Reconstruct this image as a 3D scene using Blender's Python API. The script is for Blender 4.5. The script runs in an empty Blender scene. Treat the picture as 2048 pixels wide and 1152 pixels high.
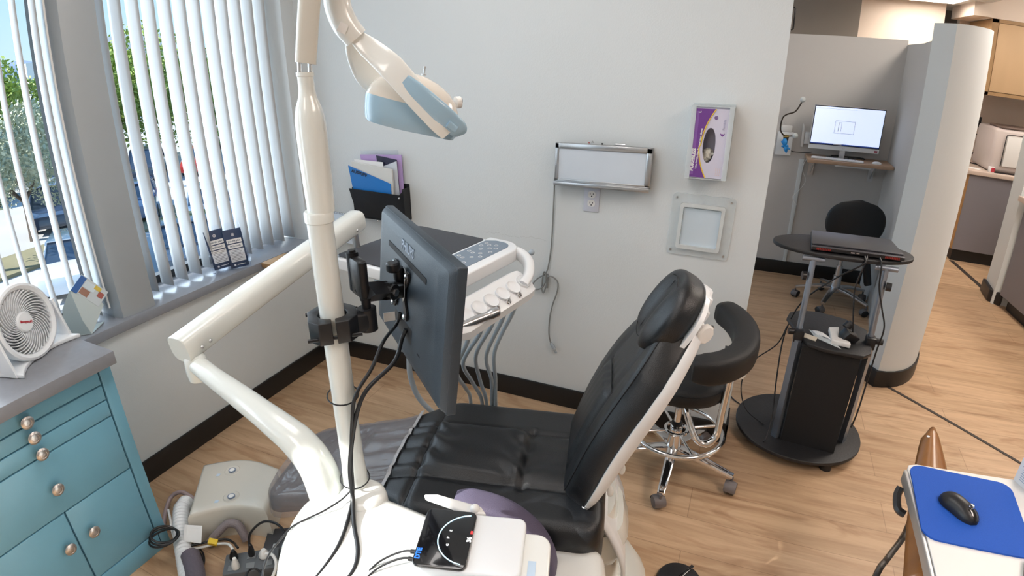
import bpy, bmesh, math, random
from mathutils import Vector, Matrix, Euler, noise
PI = math.pi
S = bpy.context.scene
COL = S.collection
random.seed(7)
# ------------------------------------------------------------------ camera, sky, sun, exposure
cam = bpy.data.cameras.new('camera'); cam.sensor_fit = 'HORIZONTAL'; cam.sensor_width = 36; cam.sensor_height = 20.25; cam.clip_start = .05; cam.clip_end = 800
# wide phone lens with mild barrel distortion
cam.type = 'PANO'; cam.panorama_type = 'FISHEYE_LENS_POLYNOMIAL'; cam.fisheye_fov = PI
cam.fisheye_polynomial_k0 = 0.0; cam.fisheye_polynomial_k1 = -5.14534075e-02; cam.fisheye_polynomial_k2 = 1.60576737e-04
cam.fisheye_polynomial_k3 = 3.13710241e-05; cam.fisheye_polynomial_k4 = -9.52788093e-07
camo = bpy.data.objects.new('camera', cam); COL.objects.link(camo)
camo.location = (2.17636, -2.36024, 1.68139)
camo.rotation_euler = (1.17646801, -5.89381e-04, .399056871)
S.camera = camo
W = bpy.data.worlds.new('sky'); S.world = W; W.use_nodes = True
nt = W.node_tree; nt.nodes.clear()
o_ = nt.nodes.new('ShaderNodeOutputWorld'); b_ = nt.nodes.new('ShaderNodeBackground')
tc = nt.nodes.new('ShaderNodeTexCoord'); sx = nt.nodes.new('ShaderNodeSeparateXYZ'); cr = nt.nodes.new('ShaderNodeValToRGB')
nt.links.new(tc.outputs['Generated'], sx.inputs[0]); nt.links.new(sx.outputs['Z'], cr.inputs[0])
cr.color_ramp.elements[0].position = 0.0; cr.color_ramp.elements[0].color = (.40, .52, .58, 1)
cr.color_ramp.elements[1].position = .7; cr.color_ramp.elements[1].color = (.15, .32, .62, 1)
e = cr.color_ramp.elements.new(.18); e.color = (.27, .45, .62, 1)
nt.links.new(cr.outputs[0], b_.inputs[0]); b_.inputs[1].default_value = 1.75; nt.links.new(b_.outputs[0], o_.inputs[0])
def light(kind, name, loc, rot, energy, color, **k):
    l = bpy.data.lights.new(name, kind); l.energy = energy; l.color = color
    for a, v in k.items(): setattr(l, a, v)
    o = bpy.data.objects.new(name, l); COL.objects.link(o); o.location = loc; o.rotation_euler = rot; return o
sun_dir = Vector((.93, 1, -.84))
light('SUN', 'sun', (-5, -3, 6), sun_dir.to_track_quat('-Z', 'Y').to_euler(), 9.0, (1, .95, .88), angle=.009)
# daylight entering through the two window openings (the sky seen by the panes)
light('AREA', 'window_daylight', (-.32, -.64, 1.65), (0, -PI/2, 0), 22, (.80, .91, 1), shape='RECTANGLE', size=1.7, size_y=.95)
light('AREA', 'window_daylight', (-.32, -2.6, 1.65), (0, -PI/2, 0), 78, (.84, .93, 1), shape='RECTANGLE', size=1.7, size_y=2.7)
S.view_settings.view_transform = 'Standard'; S.view_settings.look = 'None'
S.view_settings.gamma = 1; S.view_settings.use_curve_mapping = False; S.view_settings.exposure = 0.10
S.cycles.max_bounces = 8; S.cycles.diffuse_bounces = 4; S.cycles.glossy_bounces = 4; S.cycles.transparent_max_bounces = 12
S.cycles.use_denoising = True; S.cycles.caustics_reflective = False; S.cycles.caustics_refractive = False
S.cycles.sample_clamp_indirect = 6

# ------------------------------------------------------------------ materials
MAT = {}
def nd(t, kind, **inp):
    n = t.nodes.new(kind)
    for k, v in inp.items(): n.inputs[k].default_value = v
    return n
def mat(name, col, rough=.5, metal=0, bump=0, bscale=60, vary=.03, vscale=4, coat=0, alpha=1, emit=None, es=0, trans=0, spec=.5, sheen=0, stretch=None):
    if name in MAT: return MAT[name]
    m = bpy.data.materials.new(name); m.use_nodes = True; t = m.node_tree; p = t.nodes['Principled BSDF']
    c = tuple(col) + (1,)
    p.inputs['Roughness'].default_value = rough; p.inputs['Metallic'].default_value = metal
    p.inputs['Coat Weight'].default_value = coat; p.inputs['Specular IOR Level'].default_value = spec
    p.inputs['Sheen Weight'].default_value = sheen
    p.inputs['Alpha'].default_value = alpha; p.inputs['Transmission Weight'].default_value = trans
    co = t.nodes.new('ShaderNodeTexCoord'); mp = t.nodes.new('ShaderNodeMapping')
    t.links.new(co.outputs['Object'], mp.inputs[0])
    if stretch: mp.inputs['Scale'].default_value = stretch
    n = nd(t, 'ShaderNodeTexNoise', Scale=vscale, Detail=4); t.links.new(mp.outputs[0], n.inputs['Vector'])
    mx = t.nodes.new('ShaderNodeMix'); mx.data_type = 'RGBA'; mx.blend_type = 'MULTIPLY'; mx.inputs['Factor'].default_value = 1
    rp = t.nodes.new('ShaderNodeMapRange'); rp.inputs['To Min'].default_value = 1 - vary * 2; rp.inputs['To Max'].default_value = 1 + vary
    t.links.new(n.outputs['Fac'], rp.inputs[0]); mx.inputs['A'].default_value = c
    t.links.new(rp.outputs[0], mx.inputs['B']); t.links.new(mx.outputs['Result'], p.inputs['Base Color'])
    if bump:
        n2 = nd(t, 'ShaderNodeTexNoise', Scale=bscale, Detail=3); t.links.new(mp.outputs[0], n2.inputs['Vector'])
        bn = nd(t, 'ShaderNodeBump', Strength=bump, Distance=.004); t.links.new(n2.outputs['Fac'], bn.inputs['Height']); t.links.new(bn.outputs[0], p.inputs['Normal'])
    if emit: p.inputs['Emission Color'].default_value = tuple(emit) + (1,); p.inputs['Emission Strength'].default_value = es
    MAT[name] = m; return m
def glassmat(name, tint=(1, 1, 1), a=.12, rough=.03):
    """clear sheet: transparent body with a glossy surface"""
    if name in MAT: return MAT[name]
    m = bpy.data.materials.new(name); m.use_nodes = True; t = m.node_tree; t.nodes.clear()
    o = t.nodes.new('ShaderNodeOutputMaterial'); tr = t.nodes.new('ShaderNodeBsdfTransparent'); tr.inputs[0].default_value = tuple(tint) + (1,)
    g = nd(t, 'ShaderNodeBsdfGlossy', Roughness=rough); fr0 = t.nodes.new('ShaderNodeLayerWeight'); fr0.inputs[0].default_value = .5; fr = t.nodes.new('ShaderNodeMath'); fr.operation = 'POWER'; fr.inputs[1].default_value = 4.5; t.links.new(fr0.outputs['Facing'], fr.inputs[0])
    n = nd(t, 'ShaderNodeTexNoise', Scale=3.0); ad = t.nodes.new('ShaderNodeMath'); ad.operation = 'MULTIPLY_ADD'
    ad.inputs[1].default_value = a; t.links.new(n.outputs['Fac'], ad.inputs[0]); t.links.new(fr.outputs[0], ad.inputs[2])
    mx = t.nodes.new('ShaderNodeMixShader'); t.links.new(ad.outputs[0], mx.inputs[0]); t.links.new(tr.outputs[0], mx.inputs[1]); t.links.new(g.outputs[0], mx.inputs[2]); t.links.new(mx.outputs[0], o.inputs[0])
    MAT[name] = m; return m
def frostmat(name, col=(.85, .9, .92), a=.35, rough=.2):
    if name in MAT: return MAT[name]
    m = bpy.data.materials.new(name); m.use_nodes = True; t = m.node_tree; t.nodes.clear()
    o = t.nodes.new('ShaderNodeOutputMaterial'); tr = t.nodes.new('ShaderNodeBsdfTransparent')
    p = nd(t, 'ShaderNodeBsdfPrincipled', Roughness=rough); p.inputs['Base Color'].default_value = tuple(col) + (1,)
    n = nd(t, 'ShaderNodeTexNoise', Scale=9.0); ad = t.nodes.new('ShaderNodeMath'); ad.operation = 'MULTIPLY_ADD'; ad.inputs[1].default_value = .08; ad.inputs[2].default_value = a - .04
    t.links.new(n.outputs['Fac'], ad.inputs[0]); mx = t.nodes.new('ShaderNodeMixShader'); t.links.new(ad.outputs[0], mx.inputs[0])
    t.links.new(tr.outputs[0], mx.inputs[1]); t.links.new(p.outputs[0], mx.inputs[2]); t.links.new(mx.outputs[0], o.inputs[0])
    MAT[name] = m; return m
def vanemat():
    m = bpy.data.materials.new('white_vinyl_vane'); m.use_nodes = True; t = m.node_tree; t.nodes.clear(); o = t.nodes.new('ShaderNodeOutputMaterial')
    n = nd(t, 'ShaderNodeTexNoise', Scale=220.0); r = t.nodes.new('ShaderNodeMapRange'); r.inputs['To Min'].default_value = .69; r.inputs['To Max'].default_value = .75; t.links.new(n.outputs['Fac'], r.inputs[0])
    a = t.nodes.new('ShaderNodeBsdfDiffuse'); c = t.nodes.new('ShaderNodeBsdfTranslucent'); t.links.new(r.outputs[0], a.inputs[0]); t.links.new(r.outputs[0], c.inputs[0])
    x = t.nodes.new('ShaderNodeMixShader'); x.inputs[0].default_value = .42; t.links.new(a.outputs[0], x.inputs[1]); t.links.new(c.outputs[0], x.inputs[2]); t.links.new(x.outputs[0], o.inputs[0]); return m
def woodfloor():
    m = bpy.data.materials.new('oak_plank_floor'); m.use_nodes = True; t = m.node_tree; p = t.nodes['Principled BSDF']; L = t.links.new
    co = t.nodes.new('ShaderNodeTexCoord'); mp = t.nodes.new('ShaderNodeMapping'); L(co.outputs['Object'], mp.inputs[0]); mp.inputs['Rotation'].default_value = (0, 0, 0)
    br = nd(t, 'ShaderNodeTexBrick', Scale=1.0); br.offset = .37; br.inputs['Brick Width'].default_value = 1.22; br.inputs['Row Height'].default_value = .18
    br.inputs['Mortar Size'].default_value = .0016; br.inputs['Mortar Smooth'].default_value = .3
    br.inputs['Color1'].default_value = (.57, .39, .245, 1); br.inputs['Color2'].default_value = (.51, .345, .21, 1); br.inputs['Mortar'].default_value = (.36, .235, .14, 1)
    L(mp.outputs[0], br.inputs['Vector'])
    m2 = t.nodes.new('ShaderNodeMapping'); m2.inputs['Scale'].default_value = (1.3, 16, 1); L(co.outputs['Object'], m2.inputs[0])
    n = nd(t, 'ShaderNodeTexNoise', Scale=1.6, Detail=9, Roughness=.62, Distortion=.7); L(m2.outputs[0], n.inputs['Vector'])
    r = t.nodes.new('ShaderNodeValToRGB'); r.color_ramp.elements[0].position = .33; r.color_ramp.elements[0].color = (.78, .74, .70, 1); r.color_ramp.elements[1].position = .62; r.color_ramp.elements[1].color = (1.06, 1.05, 1.04, 1)
    L(n.outputs['Fac'], r.inputs[0])
    m3 = t.nodes.new('ShaderNodeMapping'); m3.inputs['Scale'].default_value = (1, 4.5, 1); L(co.outputs['Object'], m3.inputs[0])
    n3 = nd(t, 'ShaderNodeTexNoise', Scale=2.3, Detail=3, Distortion=1.2); L(m3.outputs[0], n3.inputs['Vector'])
    r3 = t.nodes.new('ShaderNodeValToRGB'); r3.color_ramp.elements[0].position = .30; r3.color_ramp.elements[0].color = (.74, .66, .60, 1); r3.color_ramp.elements[1].position = .45; r3.color_ramp.elements[1].color = (1, 1, 1, 1)
    L(n3.outputs['Fac'], r3.inputs[0])
    a = t.nodes.new('ShaderNodeMix'); a.data_type = 'RGBA'; a.blend_type = 'MULTIPLY'; a.inputs['Factor'].default_value = 1; L(br.outputs['Color'], a.inputs['A']); L(r.outputs[0], a.inputs['B'])
    c = t.nodes.new('ShaderNodeMix'); c.data_type = 'RGBA'; c.blend_type = 'MULTIPLY'; c.inputs['Factor'].default_value = 1; L(a.outputs['Result'], c.inputs['A']); L(r3.outputs[0], c.inputs['B'])
    L(c.outputs['Result'], p.inputs['Base Color']); p.inputs['Roughness'].default_value = .42
    bn = nd(t, 'ShaderNodeBump', Strength=.12, Distance=.002); L(n.outputs['Fac'], bn.inputs['Height']); L(bn.outputs[0], p.inputs['Normal'])
    return m
M = dict(
 floor=woodfloor(),
 cubwall=mat('shaded_white_wall_paint', (.56, .54, .52), .78, bump=.1, bscale=160, vary=.01),  # wall white greyed in the colour for the cubicle's weaker light
 wall=mat('white_wall_paint', (.665, .70, .71), .75, bump=.12, bscale=180, vary=.01),
 base=mat('black_vinyl_baseboard', (.008, .008, .009), .42, bump=.05, vary=.1),
 ceil=mat('ceiling_tile', (.78, .76, .72), .9, bump=.5, bscale=220),
 grey_wall=mat('taupe_wall_paint', (.30, .27, .24), .8, bump=.1, bscale=150),
 peach=mat('cream_wall_paint', (.80, .68, .58), .7, bump=.1, bscale=150, vary=.01),
 alu=mat('pale_anodised_mullion', (.42, .45, .47), .45, metal=.35, vary=.04),
 sill=mat('grey_laminate_sill', (.27, .285, .32), .2, vary=.05, vscale=30),
 frame=mat('dark_window_gasket', (.02, .022, .025), .5),
 vane=vanemat(),
 teal=mat('teal_cabinet_paint', (.175, .405, .54), .27, vary=.07, vscale=6, bump=.08, bscale=25),
 tealdark=mat('teal_cabinet_gap', (.03, .075, .09), .6),
 ctop=mat('grey_laminate_worktop', (.24, .245, .27), .22, vary=.05, vscale=40, bump=.05, bscale=300),
 nickel=mat('brushed_nickel', (.64, .60, .58), .32, metal=1, vary=.06, vscale=90),
 chrome=mat('polished_chrome', (.82, .82, .83), .10, metal=1, vary=.02),
 steel=mat('satin_steel', (.60, .60, .61), .28, metal=1, vary=.05, vscale=50),
 white=mat('glossy_white_plastic', (.78, .79, .765), .16, coat=.4, vary=.015),
 whitec=mat('cool_white_plastic', (.78, .80, .82), .28, vary=.01),
 whitem=mat('matt_white_plastic', (.78, .77, .75), .5, vary=.02),
 ivory=mat('ivory_enamel', (.73, .75, .715), .2, coat=.5, vary=.015),
 beigep=mat('beige_moulded_plastic', (.62, .60, .54), .25, vary=.02, coat=.2),
 blk=mat('black_leather', (.008, .009, .011), .34, bump=.22, bscale=420, vary=.15, vscale=8, spec=.5),
 blk2=mat('black_vinyl', (.012, .012, .013), .48, bump=.3, bscale=500, vary=.1, spec=.35),
 stitch=mat('black_stitching', (.003, .003, .004), .7),
 bplas=mat('black_plastic', (.012, .012, .014), .38, vary=.1, vscale=20),
 bgloss=mat('gloss_black_plastic', (.008, .008, .010), .12, coat=.6, vary=.05),
 mon=mat('charcoal_monitor_shell', (.020, .033, .048), .42, bump=.25, bscale=700, vary=.06, spec=.6),
 bmetal=mat('black_powder_coated_steel', (.014, .014, .016), .33, metal=.3, vary=.1, vscale=30),
 rubber=mat('grey_rubber', (.13, .12, .12), .5, vary=.06),
 lampblue=mat('pale_blue_plastic', (.33, .50, .64), .22, coat=.3, vary=.015),
 darkmat=mat('charcoal_tray_mat', (.045, .048, .058), .55, vary=.06, bump=.1, bscale=300),
 keypad=mat('slate_blue_keypad', (.17, .22, .28), .35, vary=.03),
 hose=mat('grey_silicone_tubing', (.36, .42, .47), .38, vary=.03),
 purple=mat('dusty_purple_foam', (.105, .09, .145), .62, bump=.3, bscale=300, vary=.06),
 clear=glassmat('clear_acrylic', (.97, .98, 1), .10),
 glass=glassmat('window_glass', (.97, .99, 1), .015),
 plasticfilm=frostmat('clear_vinyl_film', (.22, .20, .205), .52, .09),
 frost=frostmat('frosted_acrylic', (.78, .84, .86), .45, .15),
 paper=mat('white_paper', (.80, .80, .80), .8, vary=.02),
 blue=mat('royal_blue_cloth', (.006, .09, .50), .75, bump=.35, bscale=700, vary=.05, vscale=200),
 navy=mat('navy_card', (.010, .035, .10), .45, vary=.05),
 ink=mat('dark_ink', (.02, .02, .03), .7),
 purplebox=mat('purple_card', (.16, .045, .27), .5),
 yellow=mat('yellow_card', (.80, .55, .03), .5),
 latex=mat('cream_latex', (.72, .68, .58), .6, bump=.5, bscale=40),
 screen=mat('lit_screen', (.6, .65, .75), .3, emit=(.62, .72, 1.0), es=.85),
 greyline=mat('screen_grey_line', (.3, .3, .3), .5, emit=(.35, .4, .5), es=.6),
 oak=mat('oak_edge', (.40, .24, .11), .45, vary=.14, vscale=14, stretch=(1, 1, .15)),
 honey=mat('honey_maple_veneer', (.62, .42, .24), .45, vary=.05, vscale=8, stretch=(1, 1, .2)),
 bent=mat('bentwood_veneer', (.30, .125, .03), .35, vary=.22, vscale=16, stretch=(1, 1, .15), coat=.3),
 greylam=mat('slate_grey_laminate', (.20, .19, .215), .5, vary=.03),
 shelfoak=mat('light_oak_shelf', (.45, .30, .20), .5, vary=.1, vscale=20),
 cgrey=mat('charcoal_desk_laminate', (.016, .016, .018), .5, vary=.15, bump=.2, bscale=120),
 bluesteel=mat('silver_blue_aluminium', (.30, .34, .41), .32, metal=.75, vary=.04),
 laptop=mat('gunmetal_laptop', (.075, .075, .085), .36, metal=.5, vary=.03),
 red=mat('dark_red_grille', (.35, .02, .015), .45),
 sphere=mat('white_resin_ball', (.62, .66, .66), .4),
 tape=mat('dark_floor_strip', (.035, .025, .02), .6),
 nitrile=mat('blue_nitrile', (.02, .28, .72), .5, bump=.5, bscale=60),
 powergrey=mat('grey_power_strip_plastic', (.11, .12, .13), .5, vary=.05),
 film=mat('cloudy_light_diffuser', (.62, .68, .75), .32, vary=.03, vscale=10),
)

# ------------------------------------------------------------------ geometry builder
WM = {}
class B:
    def __init__(s): s.b = bmesh.new()
    def _add(s, verts, faces, mi=0):
        vs = [s.b.verts.new(v) for v in verts]
        for f in faces:
            try:
                ff = s.b.faces.new([vs[i] for i in f]); ff.material_index = mi
            except ValueError: pass
        return vs
    def box(s, c, d, rz=0, rot=None, bev=0, seg=2, mi=0):
        R = rot.to_matrix() if rot is not None and not isinstance(rot, Matrix) else (rot if rot is not None else Matrix.Rotation(rz, 3, 'Z'))
        t = bmesh.new(); bmesh.ops.create_cube(t, size=1)
        for v in t.verts: v.co = Vector((v.co.x * d[0], v.co.y * d[1], v.co.z * d[2]))
        if bev: bmesh.ops.bevel(t, geom=list(t.edges), offset=min(bev, min(d) * .49), segments=seg, profile=.5, affect='EDGES')
        for v in t.verts: v.co = R @ v.co + Vector(c)
        s._merge(t, mi); return s
    def _merge(s, t, mi=0):
        t.verts.ensure_lookup_table(); mp = {}
        for v in t.verts: mp[v.index] = s.b.verts.new(v.co)
        for f in t.faces:
            try: ff = s.b.faces.new([mp[v.index] for v in f.verts]); ff.material_index = mi
            except ValueError: pass
        t.free()
    def bb(s, lo, hi, bev=0, mi=0):
        c = [(a + b) / 2 for a, b in zip(lo, hi)]; d = [abs(b - a) for a, b in zip(lo, hi)]
        return s.box(c, d, bev=bev, mi=mi)
    def cyl(s, p0, p1, r0, r1=None, n=24, cap=True, mi=0):
        return s.tube([p0, p1], [r0, r0 if r1 is None else r1], n=n, smooth=False, cap=cap, mi=mi)
    def rings(s, R, closed=True, cap=True, mi=0, loop=False):
        rv = [[s.b.verts.new(p) for p in r] for r in R]; n = len(R[0]); k = len(rv)
        for i in range(k if loop else k - 1):
            a, b = rv[i], rv[(i + 1) % k]
            for j in range(n if closed else n - 1):
                try: f = s.b.faces.new((a[j], a[(j+1) % n], b[(j+1) % n], b[j])); f.material_index = mi
                except ValueError: pass
        if cap and closed and not loop:
            for r in (rv[0][::-1], rv[-1]):
                try: f = s.b.faces.new(r); f.material_index = mi
                except ValueError: pass
        return s
    def tube(s, pts, r, n=12, smooth=True, res=6, cap=True, mi=0, sq=None, up=None, closed=False):
        """sweep; r a radius or one per point; sq=(a,b,power) superellipse section scale"""
        P = [Vector(p) for p in pts]; rr = list(r) if isinstance(r, (list, tuple)) else [r] * len(P)
        if smooth and len(P) > 2:
            Q, q = [], []
            m = len(P)
            for i in range(m if closed else m - 1):
                g = (lambda k: P[k % m]) if closed else (lambda k: P[min(max(k, 0), m - 1)])
                a, b, c, d = g(i-1), g(i), g(i+1), g(i+2)
                for j in range(res):
                    t = j / res
                    Q.append(.5 * ((2*b) + (c-a)*t + (2*a-5*b+4*c-d)*t*t + (3*b-a-3*c+d)*t**3)); q.append(rr[i] + (rr[(i+1) % m]-rr[i])*t)
            if not closed: Q.append(P[-1]); q.append(rr[-1])
            P, rr = Q, q
        m = len(P); T = []
        for i in range(m):
            a = P[(i-1) % m] if (closed or i) else P[0]; b = P[(i+1) % m] if (closed or i < m-1) else P[-1]
            T.append((b - a).normalized() if (b-a).length > 1e-9 else Vector((0, 0, 1)))
        u = Vector(up) if up else (Vector((0, 0, 1)) if abs(T[0].z) < .9 else Vector((1, 0, 0)))
        R = []
        for i in range(m):
            u = (u - T[i] * u.dot(T[i])); u = u.normalized() if u.length > 1e-6 else T[i].orthogonal().normalized()
            v = T[i].cross(u); ring = []
            for k in range(n):
                an = 2*PI*k/n; ca, sa = math.cos(an), math.sin(an)
                if sq: ca = math.copysign(abs(ca)**sq[2], ca) * sq[0]; sa = math.copysign(abs(sa)**sq[2], sa) * sq[1]
                ring.append(P[i] + (u*sa + v*ca) * rr[i])
            R.append(ring)
        return s.rings(R, cap=cap, mi=mi, loop=closed)
    def lathe(s, prof, o=(0, 0, 0), ax=(0, 0, 1), n=32, mi=0, cap=True):
        ax = Vector(ax).normalized(); u = ax.orthogonal().normalized(); v = ax.cross(u); o = Vector(o)
        return s.rings([[o + ax*z + (u*math.cos(2*PI*k/n) + v*math.sin(2*PI*k/n))*max(r, 1e-5) for k in range(n)] for r, z in prof], mi=mi, cap=cap)
    def ball(s, c, r, sc=(1, 1, 1), n=20, mi=0, rot=None):
        t = bmesh.new(); bmesh.ops.create_uvsphere(t, u_segments=n, v_segments=max(6, n//2), radius=1)
        for v in t.verts:
            p = Vector((v.co.x*r*sc[0], v.co.y*r*sc[1], v.co.z*r*sc[2]))
            if rot is not None: p = rot @ p
            v.co = p + Vector(c)
        s._merge(t, mi); return s
    def torus(s, c, R, r, ax=(0, 0, 1), n=40, m=10, a0=0, a1=2*PI, mi=0, sc=(1, 1)):
        ax = Vector(ax).normalized(); u = ax.orthogonal().normalized(); v = ax.cross(u); c = Vector(c); full = abs(a1-a0-2*PI) < 1e-6; Rr = []
        for i in range(n if full else n+1):
            a = a0+(a1-a0)*i/n; d = u*math.cos(a)*sc[0]+v*math.sin(a)*sc[1]
            Rr.append([c+d*R+(d.normalized()*math.cos(2*PI*k/m)+ax*math.sin(2*PI*k/m))*r for k in range(m)])
        return s.rings(Rr, loop=full, mi=mi)
    def prism(s, pts, vec, mi=0, bev=0):
        """closed planar outline (3D points) pushed along vec"""
        t = bmesh.new(); vec = Vector(vec); a = [t.verts.new(p) for p in pts]; c = [t.verts.new(Vector(p)+vec) for p in pts]; n = len(pts)
        t.faces.new(a[::-1]); t.faces.new(c)
        for i in range(n): t.faces.new((a[i], a[(i+1) % n], c[(i+1) % n], c[i]))
        bmesh.ops.recalc_face_normals(t, faces=list(t.faces))
        if bev:
            es = [e_ for e_ in t.edges if len(e_.link_faces) == 2 and e_.calc_face_angle(0) > .6]
            bmesh.ops.bevel(t, geom=es, offset=bev, segments=3, profile=.5, affect='EDGES')
        s._merge(t, mi); return s
    def quad(s, pts, mi=0): s._add(pts, [tuple(range(len(pts)))], mi); return s
    def grid(s, fn, nu, nv, mi=0, thick=None):
        vs = [[s.b.verts.new(fn(i/nu, j/nv)) for j in range(nv+1)] for i in range(nu+1)]
        for i in range(nu):
            for j in range(nv):
                f = s.b.faces.new((vs[i][j], vs[i+1][j], vs[i+1][j+1], vs[i][j+1])); f.material_index = mi
        return s
    def text(s, body, M4, size, mi=0, ex=.0004, align='CENTER', bold=0):
        c = bpy.data.curves.new('t', 'FONT'); c.body = body; c.size = size; c.extrude = ex; c.align_x = align; c.align_y = 'CENTER'; c.resolution_u = 2; c.offset = bold
        o = bpy.data.objects.new('t', c); COL.objects.link(o); dg = bpy.context.evaluated_depsgraph_get(); me = bpy.data.meshes.new_from_object(o.evaluated_get(dg))
        me.transform(M4); t = bmesh.new(); t.from_mesh(me); s._merge(t, mi)
        bpy.data.objects.remove(o); bpy.data.meshes.remove(me); bpy.data.curves.remove(c); return s
    def xf(s, M4):
        bmesh.ops.transform(s.b, matrix=M4, verts=list(s.b.verts)); return s
    def build(s, name, m, parent=None, sharp=38, label=None, cat=None, group=None, kind=None, sub=0, solid=0, origin=None, norm=True):
        if norm: bmesh.ops.recalc_face_normals(s.b, faces=list(s.b.faces))
        me = bpy.data.meshes.new(name); s.b.to_mesh(me); s.b.free()
        for f in me.polygons: f.use_smooth = True
        for mm in (m if isinstance(m, (list, tuple)) else [m]): me.materials.append(M[mm] if isinstance(mm, str) else mm)
        o = bpy.data.objects.new(name, me); COL.objects.link(o)
        if parent is not None:
            me.transform(WM[parent.name].inverted()); o.parent = parent; WM[o.name] = WM[parent.name].copy()
        else:
            if origin is None:
                xs = [v.co for v in me.vertices]; lo = [min(c[i] for c in xs) for i in range(3)]; hi = [max(c[i] for c in xs) for i in range(3)]
                origin = ((lo[0]+hi[0])/2, (lo[1]+hi[1])/2, lo[2])
            me.transform(Matrix.Translation(-Vector(origin))); o.location = origin; WM[o.name] = Matrix.Translation(Vector(origin))
        if sharp < 180: me.set_sharp_from_angle(angle=math.radians(sharp))
        if solid:
            k = o.modifiers.new('thickness', 'SOLIDIFY'); k.thickness = solid; k.offset = 0
        if sub:
            k = o.modifiers.new('smooth', 'SUBSURF'); k.levels = sub; k.render_levels = sub
        tag(o, label, cat, group, kind); return o
def tag(o, label=None, cat=None, group=None, kind=None):
    if label: o['label'] = label
    if cat: o['category'] = cat
    if group: o['group'] = group
    if kind: o['kind'] = kind
    return o
def thing(name, loc, label, cat, rz=0, group=None):
    o = bpy.data.objects.new(name, None); COL.objects.link(o); o.empty_display_size = .05
    o.location = loc; o.rotation_euler = (0, 0, rz); WM[o.name] = Matrix.Translation(Vector(loc)) @ Matrix.Rotation(rz, 4, 'Z')
    return tag(o, label, cat, group)
def copy_tree(o, parent=None):
    c = o.copy(); COL.objects.link(c)
    if parent is not None: c.parent = parent
    for ch in [x for x in bpy.data.objects if x.parent == o]: copy_tree(ch, c)
    return c
def frame4(o, x, y, z=None):
    x = Vector(x).normalized(); y = Vector(y); y = (y - x*y.dot(x)).normalized(); z = x.cross(y)
    m = Matrix((x, y, z)).transposed().to_4x4(); m.translation = Vector(o); return m
def rrect(w, h, r, n=5, cx=0, cy=0):
    """rounded rectangle outline, 2D"""
    out = []
    for (sx_, sy_, a) in ((1, 1, 0), (-1, 1, PI/2), (-1, -1, PI), (1, -1, 3*PI/2)):
        for i in range(n+1):
            t = a + PI/2*i/n; out.append((cx+sx_*(w/2-r)+r*math.cos(t), cy+sy_*(h/2-r)+r*math.sin(t)))
    return out
def ST(o): return tag(o, kind='structure')
# ------------------------------------------------------------------ the room
B().bb((-.02, -5.5, -.1), (6.8, 6.2, 0)).build('floor', 'floor', kind='structure')
B().bb((-.25, -5.6, 2.7), (6.8, 6.2, 2.8)).build('ceiling', 'ceil', kind='structure')
WX, WT = 2.265, .13
B().bb((0, 0, 0), (WX, WT, 2.7)).build('wall_back', 'wall', kind='structure')
w = B(); w.bb((-.27, -5.5, 0), (0, .13, .70)); w.bb((-.27, -5.5, 2.56), (0, .13, 2.7)); w.bb((-.27, -.085, .70), (0, .13, 2.56)); w.build('wall_left', 'wall', kind='structure')
B().bb((-.27, -5.6, 0), (6.8, -5.5, 2.7)).build('wall_front', 'wall', kind='structure')
B().bb((6.7, -5.5, 0), (6.8, 6.2, 2.7)).build('wall_right', 'wall', kind='structure')
b = B(); b.bb((0, -.012, 0), (WX+.012, 0, .108), bev=.003); b.bb((WX, -.012, 0), (WX+.012, WT+.012, .108), bev=.003); b.bb((1.2, WT, 0), (WX+.012, WT+.012, .108), bev=.003)
b.build('baseboard_back', 'base', kind='structure')
B().bb((0, -5.4, 0), (.012, -.012, .108), bev=.003).build('baseboard_left', 'base', kind='structure')
B().bb((-.25, -5.4, .70), (.022, -.02, .742), bev=.004).build('window_sill', 'sill', kind='structure')
b = B(); b.prism([(-.21, -1.165, .742), (-.05, -1.19, .742), (-.012, -1.175, .742), (0, -1.14, .742), (0, -1.035, .742), (-.21, -1.02, .742)], (0, 0, 1.818)); b.build('trim_1', 'alu', kind='structure')
for nm, y0, y1 in (('window_1', -1.03, -.085), ('window_2', -5.3, -1.165)):
    b = B(); b.bb((-.265, y0, .742), (-.225, y1, .778)); b.bb((-.265, y0, 2.505), (-.225, y1, 2.56)); b.bb((-.265, y0, .775), (-.225, y0+.03, 2.53)); b.bb((-.265, y1-(.008 if y0 < -4 else .03), .775), (-.225, y1, 2.53))
    f = b.build(nm, 'frame', kind='structure'); B().bb((-.249, y0+.03, .775), (-.243, y1-.008, 2.53)).build('pane', 'glass', f)
# cubicle beyond the room
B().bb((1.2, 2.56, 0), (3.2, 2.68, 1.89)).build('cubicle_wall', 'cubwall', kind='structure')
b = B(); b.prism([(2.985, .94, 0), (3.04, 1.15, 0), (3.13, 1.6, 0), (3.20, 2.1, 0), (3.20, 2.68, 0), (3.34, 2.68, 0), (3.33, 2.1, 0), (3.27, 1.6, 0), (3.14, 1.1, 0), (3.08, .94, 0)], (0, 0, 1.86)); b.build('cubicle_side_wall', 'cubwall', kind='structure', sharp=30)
out = [(2.972, .945), (3.05, .835)] + [(3.05+.29*math.sin(t), 1.30-.465*math.cos(t)) for t in [PI/2*i/10 for i in range(1, 11)]] + [(3.36, 1.55), (3.34, 1.8), (3.26, 1.8), (3.15, 1.45)]
B().prism([(x, y, 0) for x, y in out], (0, 0, 1.915)).build('partition_wall', 'wall', kind='structure', sharp=28)
cx_, cy_ = 3.17, 1.3
B().prism([(cx_+(x-cx_)*1.07, cy_+(y-cy_)*1.03, 0) for x, y in out], (0, 0, .10), bev=.002).build('baseboard_partition', 'base', kind='structure', sharp=28)
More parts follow.
